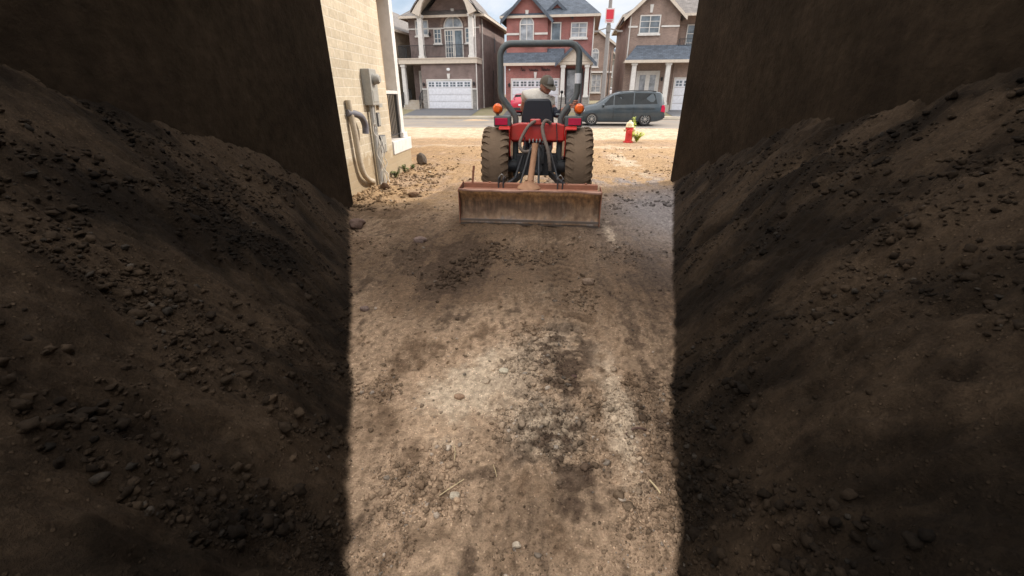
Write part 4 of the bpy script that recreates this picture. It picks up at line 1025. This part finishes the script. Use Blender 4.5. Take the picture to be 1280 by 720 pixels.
def hatch(name, label, loc, rz, paintm):
    t = thing(name, label, 'car', loc, rz)
    st = [(-2.1, .3, .6, .68, .55, .68, .6, .5), (-2.0, .22, .72, .80, .74, .84, .76, .6), (-1.5, .2, .90, .98, .84, .89, .84, .70), (-.95, .2, .95, 1.06, .86, .9, .85, .70), (-.35, .2, .97, 1.48, .86, .9, .85, .62),
          (.2, .2, 1.0, 1.60, .86, .9, .85, .60), (1.0, .2, 1.02, 1.60, .86, .9, .85, .60), (1.7, .24, 1.04, 1.52, .84, .88, .83, .58), (1.95, .3, 1.04, 1.22, .8, .86, .8, .6), (2.06, .34, .86, .96, .74, .82, .76, .56)]
    loft_body(st, 'body', paintm, t, [(-1.3, .33, .38, .5, 1.2), (1.25, .33, .38, .5, 1.2)])
    for s in (-1, 1):
        side_panel(st, [(-.75, .12), (.3, .1), (.3, .92), (-.25, .92)], s, .006, 'front_side_window', M['cglass'], t)
        side_panel(st, [(.36, .1), (1.55, .12), (1.4, .9), (.36, .92)], s, .006, 'rear_side_window', M['cglass'], t)
        for x in (-1.3, 1.25): car_wheel(t, x, s * .78, .33, .21, s, 5)
        b = MB(); b.prism([(1.8, .84), (2.06, .8), (2.0, 1.06), (1.86, 1.12)], 'y', s * .6, s * .87); b.build('tail_light', M['lens_red'], t, bevel=.02)
        b = MB(); b.sphere((-.75, s * .98, 1.06), .1, (.6, 1, .7)); b.build('wing_mirror', paintm, t, smooth=60)
    b = MB(); b.add([(1.99, .62, 1.12), (1.99, -.62, 1.12), (1.745, -.53, 1.50), (1.745, .53, 1.50)], [(0, 1, 2, 3)]); b.build('rear_window', M['cglass'], t)
    b = MB(); b.add([(-.93, .64, 1.075), (-.93, -.64, 1.075), (-.36, -.54, 1.47), (-.36, .54, 1.47)], [(0, 1, 2, 3)]); b.build('windscreen', M['cglass'], t)
    b = MB(); b.box(2.05, 2.10, -.25, .25, .70, .83); b.build('number_plate', M['plate'], t)
    b = MB(); b.box(1.98, 2.10, -.78, .78, .36, .58); b.build('rear_bumper', M['black'], t, bevel=.03)
    return t
hatch('parked_car', 'red hatchback parked on the driveway before the white garage door', (-1.55, 37.6, .22), R(-95), M['redcar'])

hatch('parked_car', 'white car parked far away at the end of the gap between houses', (9.3, 66, 1.0), R(-92), M['whitecar'])

# ------------------------------------------------------------------ tractor (local: rear looks to -y)
TX, TY = -.085, 7.2
T = thing('tractor', 'red compact tractor with muddy rear tyres and grey roll bar', 'tractor', (TX, TY, 0))
def ag_wheel(root, x, y, r, w, s, lugs=30, name='rear_wheel'):
    """x = centre, axis along x, s = outer side"""
    n = 66; prof = [(.50, .40), (.62, .5), (.80, .52), (.92, .47), (.975, .36), (1.0, .15), (1.0, -.15), (.975, -.36), (.92, -.47), (.80, -.52), (.62, -.5), (.50, -.40)]
    b = MB(); b.lathe([(p * (r - .012) / 1.0, q * w) for p, q in prof], (x, y, r), (1, 0, 0), n)
    # chevron lugs
    for k in range(lugs):
        for side in (-1, 1):
            a0 = 2 * math.pi * (k + (.5 if side > 0 else 0)) / lugs
            pts = []
            for j in range(5):
                u = j / 4
                xx = side * (.22 + u * .31) * w; a = a0 + u * .12
                rad = (r if u < .6 else r * (1 - (u - .6) * .17)) * (.985 + .02 * u)
                pts.append((xx, a, rad))
            for j in range(4):
                (x0, a, r0), (x1, c, r1) = pts[j], pts[j + 1]
                vs = []
                for (xx, aa, rr) in ((x0, a, r0), (x1, c, r1)):
                    for da in (-.045, .045):
                        for dr in (-.07, 0):
                            vs.append((x + xx, y + (rr + dr) * math.sin(aa + da), r + (rr + dr) * math.cos(aa + da)))
                b.add(vs, [(0, 1, 3, 2), (4, 6, 7, 5), (0, 4, 5, 1), (2, 3, 7, 6), (1, 5, 7, 3), (0, 2, 6, 4)])
    o = b.build(name, M['tire'], root, smooth=35)
    m = MB(); sg = s * w
    m.lathe([(r * .52, -sg * .42), (r * .52, sg * .40), (r * .48, sg * .40), (r * .42, sg * .15), (r * .2, sg * .05), (r * .16, sg * .18), (0, sg * .18)], (x, y, r), (1, 0, 0), 32)
    m.build('rim', M['cream'], o, smooth=40)
    return o
RW = .62
ag_wheel(T, -.655, 0, RW, .40, -1); ag_wheel(T, .655, 0, RW, .40, 1)
ag_wheel(T, -.56, 1.75, .36, .24, -1, 16, 'front_wheel'); ag_wheel(T, .56, 1.75, .36, .24, 1, 16, 'front_wheel')
# axle, transmission, chassis
b = MB(); b.cyl((-.5, 0, RW), (.5, 0, RW), .105, 16); b.box(-.2, .2, -.22, .5, .50, .86); b.box(-.14, .14, .5, 1.9, .55, .80); b.cyl((0, -.30, .62), (0, -.22, .62), .10, 16)
b.cyl((0, -.42, .58), (0, -.25, .58), .028, 10); b.cyl((-.5, 1.75, .36), (.5, 1.75, .36), .06, 12); b.box(-.12, .12, -.30, -.2, .70, .98)
for k in range(5): b.cyl((-.12 + .05 * k, -.27, .98), (-.12 + .05 * k, -.27, 1.04), .013, 6)
b.box(-.33, -.2, -.18, .1, .55, .82); b.box(.2, .33, -.18, .1, .55, .82)
b.build('transmission', M['machinery'], T, smooth=35, bevel=.008)
b = MB()
for k in range(5): b.cyl((-.12 + .055 * k, -.33, 1.02 + .01 * (k % 2)), (-.12 + .055 * k, -.31, 1.075), .012, 6)
b.build('hydraulic_couplers', M['chrome'], T)
# fenders
for s in (-1, 1):
    b = MB(); n = 14; A = []
    for k in range(n + 1):
        a = R(-30) + R(118) * k / n; A.append((RW + .045) * 1.0 and (math.sin(a) * (RW + .06), RW + math.cos(a) * (RW + .06)))
    x0, x1 = s * .44, s * .60
    for k in range(n):
        p, q = A[k], A[k + 1]
        vs = [(x0, p[0], p[1]), (x1, p[0], p[1]), (x1, q[0], q[1]), (x0, q[0], q[1])]
        vs += [(a, c, d + .012) for a, c, d in vs]
        b.add(vs, [(0, 1, 2, 3), (7, 6, 5, 4), (0, 4, 5, 1), (2, 6, 7, 3), (1, 5, 6, 2), (0, 3, 7, 4)])
    # inner skirt
    poly = [(p[0], p[1]) for p in A] + [(.5, .62), (-.2, .80)]
    b.prism(poly, 'x', x0 - s * .012, x0 + s * .006)
    o = b.build('fender', M['tractor_red'], T, smooth=30)
    # tail light housing and beacon stalk
    b = MB(); b.box(min(s * .42, s * .685), max(s * .42, s * .685), -.26, -.06, 1.245, 1.405); c = b.build('tail_light_housing', M['grey_paint'], T, bevel=.02)
    b = MB(); b.box(min(s * .47, s * .665), max(s * .47, s * .665), -.275, -.262, 1.275, 1.375); b.build('red_lens', M['lens_red'], c, bevel=.004)
    b = MB(); b.lathe([(0, -.07), (.045, -.065), (.072, -.03), (.075, 0), (.075, .05), (.06, .07), (0, .07)], (s * .635, -.14, 1.505), (0, 1, 0), 24); bc = b.build('beacon', M['orange'], T, smooth=45)
    b = MB(); b.cyl((s * .635, -.14, 1.40), (s * .635, -.14, 1.44), .025, 10); b.lathe([(.076, .03), (.082, .03), (.082, .06), (.076, .06)], (s * .635, -.14, 1.505), (0, 1, 0), 24); b.build('beacon_mount', M['grey_paint'], bc, smooth=45)
# red rear panel and seat deck
b = MB(); b.prism([(-.425, 1.03), (.425, 1.03), (.425, 1.27), (.30, 1.30), (-.30, 1.30), (-.425, 1.27)], 'y', -.16, -.05)
b.box(-.42, .42, -.05, .75, 1.0, 1.06); b.box(-.12, .05, -.22, -.162, 1.27, 1.36); b.build('rear_panel', M['tractor_red'], T, bevel=.02)
# roll bar
P = []
hw, zt, zb_, rr = .60, 2.40, 1.70, .17
pts = [(-.36, .05, .45), (-.36, .03, 1.36), (-.40, .03, 1.44), (-hw + .02, .03, 1.66), (-hw, .03, 1.74), (-hw, .03, 2.18)]
for k in range(7):
    a = R(180 - 90 * k / 6); pts.append((-hw + rr + rr * math.cos(a), .03, zt - rr + rr * math.sin(a)))
pts += [(-x, y, z) for x, y, z in pts[::-1]]
b = MB(); b.tube(pts, .048, 14); o = b.build('roll_bar', M['grey_paint'], T, smooth=60)
b = MB(); b.tube([(hw - .0, .03, 1.86), (hw, .03, 2.0)], .0495, 14); b.build('warning_sticker', M['plate'], o, smooth=60)
for s in (-1, 1):
    b = MB(); b.box(s * .36 - .06, s * .36 + .06, -.06, .12, .60, .72); b.build('roll_bar_bracket', M['grey_paint'], o); b = MB(); b.cyl((s * .36 - .08, .03, 1.41), (s * .36 + .08, .03, 1.41), .02, 8); b.build('hinge_pin', M['grey_paint'], o)
# seat
b = MB(); 
back = [(-.275, 1.16), (.275, 1.16), (.262, 1.40), (.215, 1.60), (.18, 1.645), (-.18, 1.645), (-.215, 1.60), (-.262, 1.40)]
b.prism(back, 'y', .14, .22); o = b.build('seat_back', M['vinyl'], T, bevel=.03)
o.location.x = -.01
b = MB(); b.box(-.26, .24, .20, .68, 1.12, 1.22); b.build('seat_cushion', M['vinyl'], T, bevel=.035)
b = MB(); b.cyl((0, .45, 1.05), (0, .45, 1.13), .08, 12); b.build('seat_post', M['black'], T)
# hood, steering, muffler
b = MB(); b.prism([(.95, .75), (2.25, .72), (2.32, .9), (2.25, 1.12), (1.3, 1.30), (.95, 1.32)], 'x', -.28, .28); b.build('bonnet', M['tractor_red'], T, bevel=.05)
b = MB(); b.prism([(.85, .95), (1.0, .95), (1.0, 1.36), (.88, 1.40)], 'x', -.25, .25); b.build('dashboard', M['vinyl'], T, bevel=.03)
b = MB(); b.lathe([(.19 + .018 * math.cos(a), .018 * math.sin(a)) for a in [R(45 * k) for k in range(9)]], (0, .74, 1.48), (0, -.5, .87), 26)
b.cyl((0, .74, 1.47), (0, .92, 1.28), .022, 8)
for k in range(3):
    a = R(120 * k); u = Vector((1, 0, 0)); w_ = Vector((0, -.87, -.5)); b.bar((0, .74, 1.48), Vector((0, .74, 1.48)) + (u * math.cos(a) + w_ * math.sin(a)) * .19, .025, .012)
b.build('steering_wheel', M['black'], T, smooth=50)
b = MB(); b.box(-.5, .5, .35, .95, .62, .66); b.build('foot_platform', M['black'], T)
# levers at the driver's right hand
b = MB(); b.tube([(.33, .08, 1.2), (.35, .02, 1.50), (.36, .0, 1.72)], .008, 8); b.sphere((.36, 0, 1.74), .024); b.build('control_lever', M['black'], T, smooth=60)
b = MB(); b.tube([(.40, -.08, 1.15), (.42, -.10, 1.36), (.50, -.12, 1.50)], .017, 8); b.build('control_lever', M['black'], T, smooth=60)
# hydraulic hoses
def hose(pts, r=.026):
    b = MB(); P = bez(pts, 8); rs = [r * (1 + .10 * math.sin(i * 2.1)) for i in range(len(P))]; b.tube(P, rs, 10); return b.build('hydraulic_hose', M['hose'], T, smooth=60)
hose([(-.04, -.20, 1.33), (-.14, -.28, 1.26), (-.23, -.34, 1.12), (-.27, -.38, 1.0), (-.22, -.40, .90), (-.12, -.36, .90), (-.06, -.32, .96)])
hose([(.20, -.20, 1.30), (.12, -.26, 1.335), (.075, -.30, 1.24), (.11, -.38, 1.08), (.17, -.44, .92), (.20, -.46, .74), (.21, -.44, .62)], .029)
for P in ([(-.2, -.25, 1.1), (-.19, -.36, .9), (-.22, -.42, .62)], [(.29, -.2, 1.3), (.31, -.26, 1.05), (.30, -.3, .7)], [(.02, -.3, 1.0), (.10, -.36, .88), (.06, -.4, .7)]):
    b = MB(); b.tube(bez(P, 6), .009, 7); b.build('control_cable', M['black'], T, smooth=60)
# three-point linkage
for s in (-1, 1):
    b = MB(); b.bar((s * .22, -.15, .52), (s * .42, -.80, .45), .05, .09); b.cyl((s * .36, -.80, .45), (s * .48, -.80, .45), .035, 10); b.build('lower_link', M['machinery'], T, bevel=.008)
    b = MB(); b.tube([(s * .20, -.16, .92), (s * .33, -.5, .52)], .018, 8); b.build('lift_rod', M['machinery'], T, smooth=60)
    b = MB(); b.bar((s * .17, .0, .86), (s * .21, -.22, .93), .05, .08); b.build('lift_arm', M['machinery'], T, bevel=.008)
b = MB(); b.tube([(0, -.25, .86), (-.01, -.8, .86)], .024, 10); b.build('top_link', M['machinery'], T, smooth=60)

# ------------------------------------------------------------------ grading blade behind the tractor
B = thing('grader_blade', 'rusty steel grading blade mounted behind the tractor, resting on the dirt', 'grader blade', (-.17, 5.92, -.015), R(-2.3))
hwid = 1.0; prof = []
for k in range(9):
    u = k / 8; prof.append((-.06 + .10 * math.sin(math.pi * u) , .02 + .46 * u))
b = MB(); nseg = 40; vs = []; fs = []
rr_ = random.Random(5)
for i in range(nseg + 1):
    x = -hwid + 2 * hwid * i / nseg; wv = .006 * math.sin(x * 4) + .004 * math.sin(x * 11 + 1); 
    for j, (yy, zz) in enumerate(prof): vs.append((x, yy + wv * (j / 8) ** 2, zz + (wv * .7 if j == 8 else 0)))
for side in (0, 1):
    for i in range(nseg + 1):
        for j, (yy, zz) in enumerate(prof): pass
m = len(prof)
fs = [(i * m + j, (i + 1) * m + j, (i + 1) * m + j + 1, i * m + j + 1) for i in range(nseg) for j in range(m - 1)]
b.add(vs, fs); o = b.build('mouldboard', M['rust'], B, smooth=50)
md = o.modifiers.new('s', 'SOLIDIFY'); md.thickness = .016; md.offset = 0
b = MB(); b.box(-hwid, hwid, -.055, -.035, -.01, .075); b.build('cutting_edge', paint('worn_edge_steel', (.17, .145, .13), .55, .4, dirt=(.13, .085, .055), dirt_amt=.8, dscale=5), B, bevel=.004)
b = MB(); vs = []
for i in range(nseg + 1):
    x = -hwid + 2 * hwid * i / nseg; wv = .006 * math.sin(x * 4) + .004 * math.sin(x * 11 + 1)
    vs += [(x, -.075 + wv, .478 + wv), (x, -.075 + wv, .498 + wv), (x, -.03, .502), (x, -.03, .478)]
fs = [(i * 4 + k, i * 4 + (k + 1) % 4, (i + 1) * 4 + (k + 1) % 4, (i + 1) * 4 + k) for i in range(nseg) for k in range(4)] + [(0, 1, 2, 3), tuple(nseg * 4 + k for k in (3, 2, 1, 0))]
b.add(vs, fs).build('top_lip', paint('pink_rust', (.40, .23, .17), .8, dirt=(.22, .11, .07), dirt_amt=.6, dscale=8), B)
b = MB(); b.box(-hwid + .02, hwid - .03, .20, .30, .42, .54); b.box(-hwid + .02, hwid - .03, -.029, .199, .465, .478)
for x in (.52, .8, -.6): b.cyl((x, .25, .54), (x, .25, .558), .02, 8)
b.build('top_beam', M['rustplain'], B, bevel=.008)
for s in (-1, 1):
    b = MB(); b.prism([(-.06, .0), (.26, .02), (.33, .30), (.32, .55), (-.07, .50)] if s < 0 else [(-.06, .0), (.22, .02), (.28, .30), (.26, .52), (-.07, .50)], 'x', s * hwid - .005 + s * .008, s * hwid + .005 + s * .008); b.build('end_plate', M['rustplain'], B, bevel=.003)
b = MB(); b.tube([(-.015, .22, .48), (.0, .32, .62), (.035, .52, .98), (.04, .55, 1.06)], [.062, .048, .044, .05], 12); b.lathe([(.17, 0), (.15, .03), (.075, .07), (.06, .10)], (-.02, .19, .49), (0, 0, 1), 20); b.build('mast', M['rusttan'], B, smooth=50)
for s in (-1, 1):
    b = MB(); b.tube([(.035 + s * .06, .53, 1.0), (s * .14 - .02, .24, .50)], .016, 8); b.build('mast_brace', M['machinery'], B, smooth=60)
    b = MB(); b.box(s * .43 - .045, s * .43 - .025, .18, .38, .38, .62); b.box(s * .43 + .025, s * .43 + .045, .18, .38, .38, .62); b.cyl((s * .43 - .08, .33, .52), (s * .43 + .08, .33, .52), .018, 8); b.build('hitch_lug', M['machinery'], B, bevel=.004)
    b = MB(); b.tube(bez([(s * .43 - .05, .30, .60), (s * .43, .28, .66), (s * .43 + .05, .30, .60)], 5), .006, 6); b.build('hitch_pin', M['chrome'], B, smooth=60)
b = MB(); b.tube([(-.86, .22, .50), (-.83, .24, .78)], .016, 8); b.build('parking_stand', M['rustplain'], B, smooth=60)

# ------------------------------------------------------------------ driver
D = thing('person', 'man in white shirt and olive cap on the tractor seat, looking back over a shoulder', 'person', (TX + .0, TY + .42, 1.2))
D.scale = (1.12, 1.12, 1.12)
def skin_mesh(name, verts, edges, radii, mat, parent, sub=2):
    me = bpy.data.meshes.new(name); me.from_pydata([Vector(v) for v in verts], edges, [])
    o = bpy.data.objects.new(name, me); col.objects.link(o)
    sk = o.modifiers.new('skin', 'SKIN')
    for i, r_ in enumerate(radii):
        q = me.skin_vertices[0].data[i]; q.radius = (r_, r_) if not isinstance(r_, tuple) else r_
        q.use_root = (i == 0)
    sb = o.modifiers.new('sub', 'SUBSURF'); sb.levels = sub; sb.render_levels = sub
    dg = bpy.context.evaluated_depsgraph_get(); m2 = bpy.data.meshes.new_from_object(o.evaluated_get(dg))
    o.modifiers.clear(); o.data = m2; m2.shade_smooth()
    m2.materials.clear(); m2.materials.append(mat)
    o.parent = parent
    return o
# joints (local to the seat top): pelvis, spine, chest, neck, shoulders, arms, legs
hand = Vector((.455, -.36, .315))
J = [(0, 0, .10), (.0, -.02, .26), (.01, -.03, .36), (.02, -.03, .44), (.075, -.05, .50),         # 0-4 spine up to neck
     (-.18, .03, .45), (-.25, .14, .25), (-.16, .33, .18),                                     # 5-7 left arm
     (.17, -.06, .345), (.27, -.17, .17), (.385, -.29, .27),                                     # 8-10 right arm
     (-.10, .05, .08), (-.16, .42, .10), (-.17, .50, -.28), (-.17, .47, -.52), (-.17, .60, -.56),  # 11-15 left leg
     (.10, .05, .08), (.16, .42, .10), (.17, .50, -.28), (.17, .47, -.52), (.17, .60, -.56)]
Ed = [(0, 1), (1, 2), (2, 3), (3, 4), (3, 5), (5, 6), (6, 7), (3, 8), (8, 9), (9, 10), (0, 11), (11, 12), (12, 13), (13, 14), (14, 15), (0, 16), (16, 17), (17, 18), (18, 19), (19, 20)]
Ra = [(.16, .12), (.155, .115), (.17, .12), (.09, .07), .052, .05, .045, .038, .055, .045, .038, .09, .072, .055, .042, .04, .09, .072, .055, .042, .04]
body = skin_mesh('body', J, Ed, Ra, M['skin'], D)
# clothing: slightly larger skins over the body
sh = skin_mesh('shirt', [(0, 0, .12), (.0, -.02, .26), (.01, -.03, .36), (.02, -.03, .44), (.06, -.045, .475), (-.18, .03, .455), (-.225, .09, .34), (.15, -.05, .355), (.215, -.11, .265)],
               [(0, 1), (1, 2), (2, 3), (3, 4), (3, 5), (5, 6), (3, 7), (7, 8)], [(.185, .145), (.185, .145), (.205, .155), (.165, .13), .085, .105, .082, .10, .078], M['shirt'], D)
sl = skin_mesh('sleeve', [(.205, -.10, .275), (.27, -.17, .17), (.355, -.262, .243)], [(0, 1), (1, 2)], [.062, .058, .048], M['sleeve'], D)
tr = skin_mesh('trousers', [(0, 0, .10), (-.10, .05, .085), (-.16, .42, .105), (-.17, .50, -.28), (-.17, .47, -.50), (.10, .05, .085), (.16, .42, .105), (.17, .50, -.28), (.17, .47, -.50)],
               [(0, 1), (1, 2), (2, 3), (3, 4), (0, 5), (5, 6), (6, 7), (7, 8)], [(.165, .13), .105, .087, .072, .062, .105, .087, .072, .062], M['jeans'], D)
# right hand: palm and five fingers closing on the roll bar
hv = [tuple(hand + Vector(p)) for p in ((-.07, .07, -.035), (-.02, .02, 0), (.03, -.03, .015))]
skin_mesh('hand', hv, [(0, 1), (1, 2)], [.034, (.045, .03), (.044, .026)], M['skin'], D, 1)
for k in range(4):
    base = hand + Vector((.03 - .012 * k, -.035, .05 - .026 * k)); L = (.9, 1, .95, .75)[k]
    skin_mesh('finger', [tuple(base), tuple(base + Vector((.045, -.015, .005)) * L), tuple(base + Vector((.072, .022, 0)) * L), tuple(base + Vector((.055, .055, -.004)) * L)], [(0, 1), (1, 2), (2, 3)], [.0135, .012, .011, .0095], M['skin'], D, 1)
base = hand + Vector((-.02, -.01, .03))
skin_mesh('thumb', [tuple(base), tuple(base + Vector((.01, .03, .035))), tuple(base + Vector((.04, .05, .045)))], [(0, 1), (1, 2)], [.016, .013, .011], M['skin'], D, 1)
lh = Vector((-.13, .37, .19)); skin_mesh('hand', [tuple(lh - Vector((.03, .05, 0))), tuple(lh), tuple(lh + Vector((.03, .05, .02)))], [(0, 1), (1, 2)], [.034, (.044, .03), (.04, .026)], M['skin'], D, 1)
for k in range(4):
    bs = lh + Vector((.0 + .022 * k, .05, .03 - .008 * k)); skin_mesh('finger', [tuple(bs), tuple(bs + Vector((.01, .035, .0))), tuple(bs + Vector((.01, .04, -.035)))], [(0, 1), (1, 2)], [.0125, .0115, .0095], M['skin'], D, 1)
bs = lh + Vector((.04, 0, .01)); skin_mesh('thumb', [tuple(bs), tuple(bs + Vector((.035, .02, .0))), tuple(bs + Vector((.05, .05, -.01)))], [(0, 1), (1, 2)], [.015, .013, .011], M['skin'], D, 1)
# head: built looking along -y, then turned
def head_part(v):  # local head -> person local
    m = Matrix.Translation((.105, -.085, .565)) @ Matrix.Scale(1.06, 4) @ Matrix.Rotation(R(34), 4, 'Z') @ Matrix.Rotation(R(24), 4, 'X')
    return m @ Vector(v)
def head_mesh():
    bv, bf = ico(4); out = []
    for x, y, z in bv:
        X, Y, Z = x * .076, y * .098, z * .118
        if Z < -.02:
            k = (-.02 - Z) / .1; X *= 1 - .35 * k; Y = Y * (1 - .25 * k) - .012 * k
        X2 = abs(X)
        if Y < 0:
            Y -= .030 * math.exp(-(X / .013) ** 2 - ((Z + .022) / .024) ** 2)            # nose
            Y += .012 * math.exp(-((X2 - .032) / .016) ** 2 - ((Z - .012) / .014) ** 2)   # eye sockets
            Y -= .008 * math.exp(-((X2 - .03) / .03) ** 2 - ((Z - .034) / .01) ** 2)      # brow
            Y -= .010 * math.exp(-(X / .026) ** 2 - ((Z + .066) / .010) ** 2)            # lips
            Y += .006 * math.exp(-(X / .03) ** 2 - ((Z + .0665) / .003) ** 2)
            Y -= .012 * math.exp(-(X / .024) ** 2 - ((Z + .10) / .016) ** 2)             # chin
        X += math.copysign(.022, X) * math.exp(-((Y - .005) / .018) ** 2 - ((Z + .012) / .03) ** 2) * (1 if X2 > .05 else 0)   # ears
        out.append(head_part((X, Y, Z)))
    b = MB(); b.add(out, [tuple(f) for f in bf]); return b.build('head', M['skin'], D, smooth=80)
hd = head_mesh()
b = MB()
for s in (-1, 1): b.sphere(head_part((s * .031, -.083, .010)), .011, n=10)
b.build('eyes', M['plate'], hd, smooth=80)
b = MB()
for s in (-1, 1): b.sphere(head_part((s * .031, -.092, .009)), .005, n=8)
b.build('pupils', M['black'], hd, smooth=80)
bv, bf = ico(3); b = MB(); vs = []
for x, y, z in bv:
    vs.append(head_part((x * .081, y * .098 + .010, max(z, -.42) * .118 + .006)) if y > -.35 else head_part((x * .079, max(y, -.2) * .09, max(z, .25) * .116)))
b.add(vs, [tuple(f) for f in bf]); b.build('hair', M['hair'], D, smooth=80)
b = MB(); vs = []; 
for x, y, z in bv:
    vs.append(head_part((x * .092, y * .112 + .002, .028 + max(z, 0) * .108)))
b.add(vs, [tuple(f) for f in bf]); cp = b.build('cap', M['cap'], D, smooth=60)
b = MB(); vs = []; fs = []; n = 16
for k in range(n + 1):
    a = R(200 + 140 * k / n)
    i_ = (.090 * math.cos(a), .108 * math.sin(a), .038); o_ = (.100 * math.cos(a), .112 * math.sin(a) - .085 * max(0, math.sin(R(180 * k / n))), .022 + .012 * math.cos(R(180 * k / n)) ** 2)
    vs += [head_part(i_), head_part(o_), head_part((o_[0], o_[1], o_[2] - .006)), head_part((i_[0], i_[1], i_[2] - .008))]
for k in range(n):
    for j in range(4): fs.append((k * 4 + j, k * 4 + (j + 1) % 4, (k + 1) * 4 + (j + 1) % 4, (k + 1) * 4 + j))
b.add(vs, fs); b.build('brim', M['cap'], cp, smooth=50)
b = MB(); vs = []; fs = []
for i in range(7):
    for j in range(6):
        th = R(-38 + 76 * i / 6); ph = R(18 + 44 * j / 5)
        vs.append(head_part((.0945 * math.sin(th) * math.cos(ph), -.1145 * math.cos(th) * math.cos(ph) + .002, .03 + .110 * math.sin(ph))))
fs = [(i * 6 + j, (i + 1) * 6 + j, (i + 1) * 6 + j + 1, i * 6 + j + 1) for i in range(6) for j in range(5)]
b.add(vs, fs); b.build('cap_patch', M['cappatch'], cp, smooth=60)
for s in (-1, 1):
    b = MB(); x = s * .17; b.sphere((x, .56, -.555), .06, (.85, 2.2, .75)); b.build('boot', M['twig'], D, smooth=60)

# ------------------------------------------------------------------ camera, light, sky
cam = bpy.data.cameras.new('camera'); co = bpy.data.objects.new('camera', cam); col.objects.link(co)
cam.sensor_width = 36; cam.lens = 36 * 520 / 1280; cam.clip_end = 3000; cam.clip_start = .05
co.location = (0, 0, 1.7); co.rotation_euler = (R(90 - 24.9), 0, R(4.0))
scene.camera = co
SUN_AZ, SUN_EL = 64.5, 34
sd = bpy.data.lights.new('sun', 'SUN'); sd.energy = 4.1; sd.angle = R(.5); sd.color = (1, .93, .82)
so = bpy.data.objects.new('sun', sd); col.objects.link(so)
d = Vector((math.sin(R(SUN_AZ)) * math.cos(R(SUN_EL)), math.cos(R(SUN_AZ)) * math.cos(R(SUN_EL)), math.sin(R(SUN_EL))))
so.rotation_euler = d.to_track_quat('Z', 'Y').to_euler()
so.location = (20, 10, 20)
w = bpy.data.worlds.new('World'); scene.world = w; w.use_nodes = True
nt = w.node_tree; bg = nt.nodes['Background']; bg.inputs[1].default_value = .15
sky = N(nt, 'ShaderNodeTexSky', sky_type='NISHITA'); sky.sun_disc = False; sky.sun_elevation = R(SUN_EL); sky.sun_rotation = R(SUN_AZ); sky.air_density = 1.; sky.dust_density = 1.5
tc = N(nt, 'ShaderNodeTexCoord'); mp = N(nt, 'ShaderNodeMapping'); nt.links.new(tc.outputs['Generated'], mp.inputs[0]); mp.inputs['Scale'].default_value = (1, 1, 2.2)
cl = noise(nt, 3.2, 8, .58, mp.outputs[0], .4)
cm = ramp(nt, cl, [(.34, 0.), (.50, 1.)])
cshade = ramp(nt, noise(nt, 5, 5, .6, mp.outputs[0]), [(.3, 16.), (.7, 29.)])
sz = N(nt, 'ShaderNodeSeparateXYZ'); nt.links.new(tc.outputs['Generated'], sz.inputs[0])
ccol = mixrgb(nt, 1., cshade, (1.0, .985, .97), 'MULTIPLY')
low = mixrgb(nt, ramp(nt, cl, [(.42, 0.), (.62, 1.)]), (4.5, 5.3, 6.4), (6.6, 6.7, 6.8))
ccol = mixrgb(nt, ramp(nt, sz.outputs[2], [(.30, 0.), (.48, 1.)]), low, ccol)
c = mixrgb(nt, cm, sky.outputs[0], ccol)
nt.links.new(c, bg.inputs[0])
scene.view_settings.view_transform = 'Standard'; scene.view_settings.look = 'None'; scene.view_settings.exposure = 0; scene.view_settings.gamma = 1
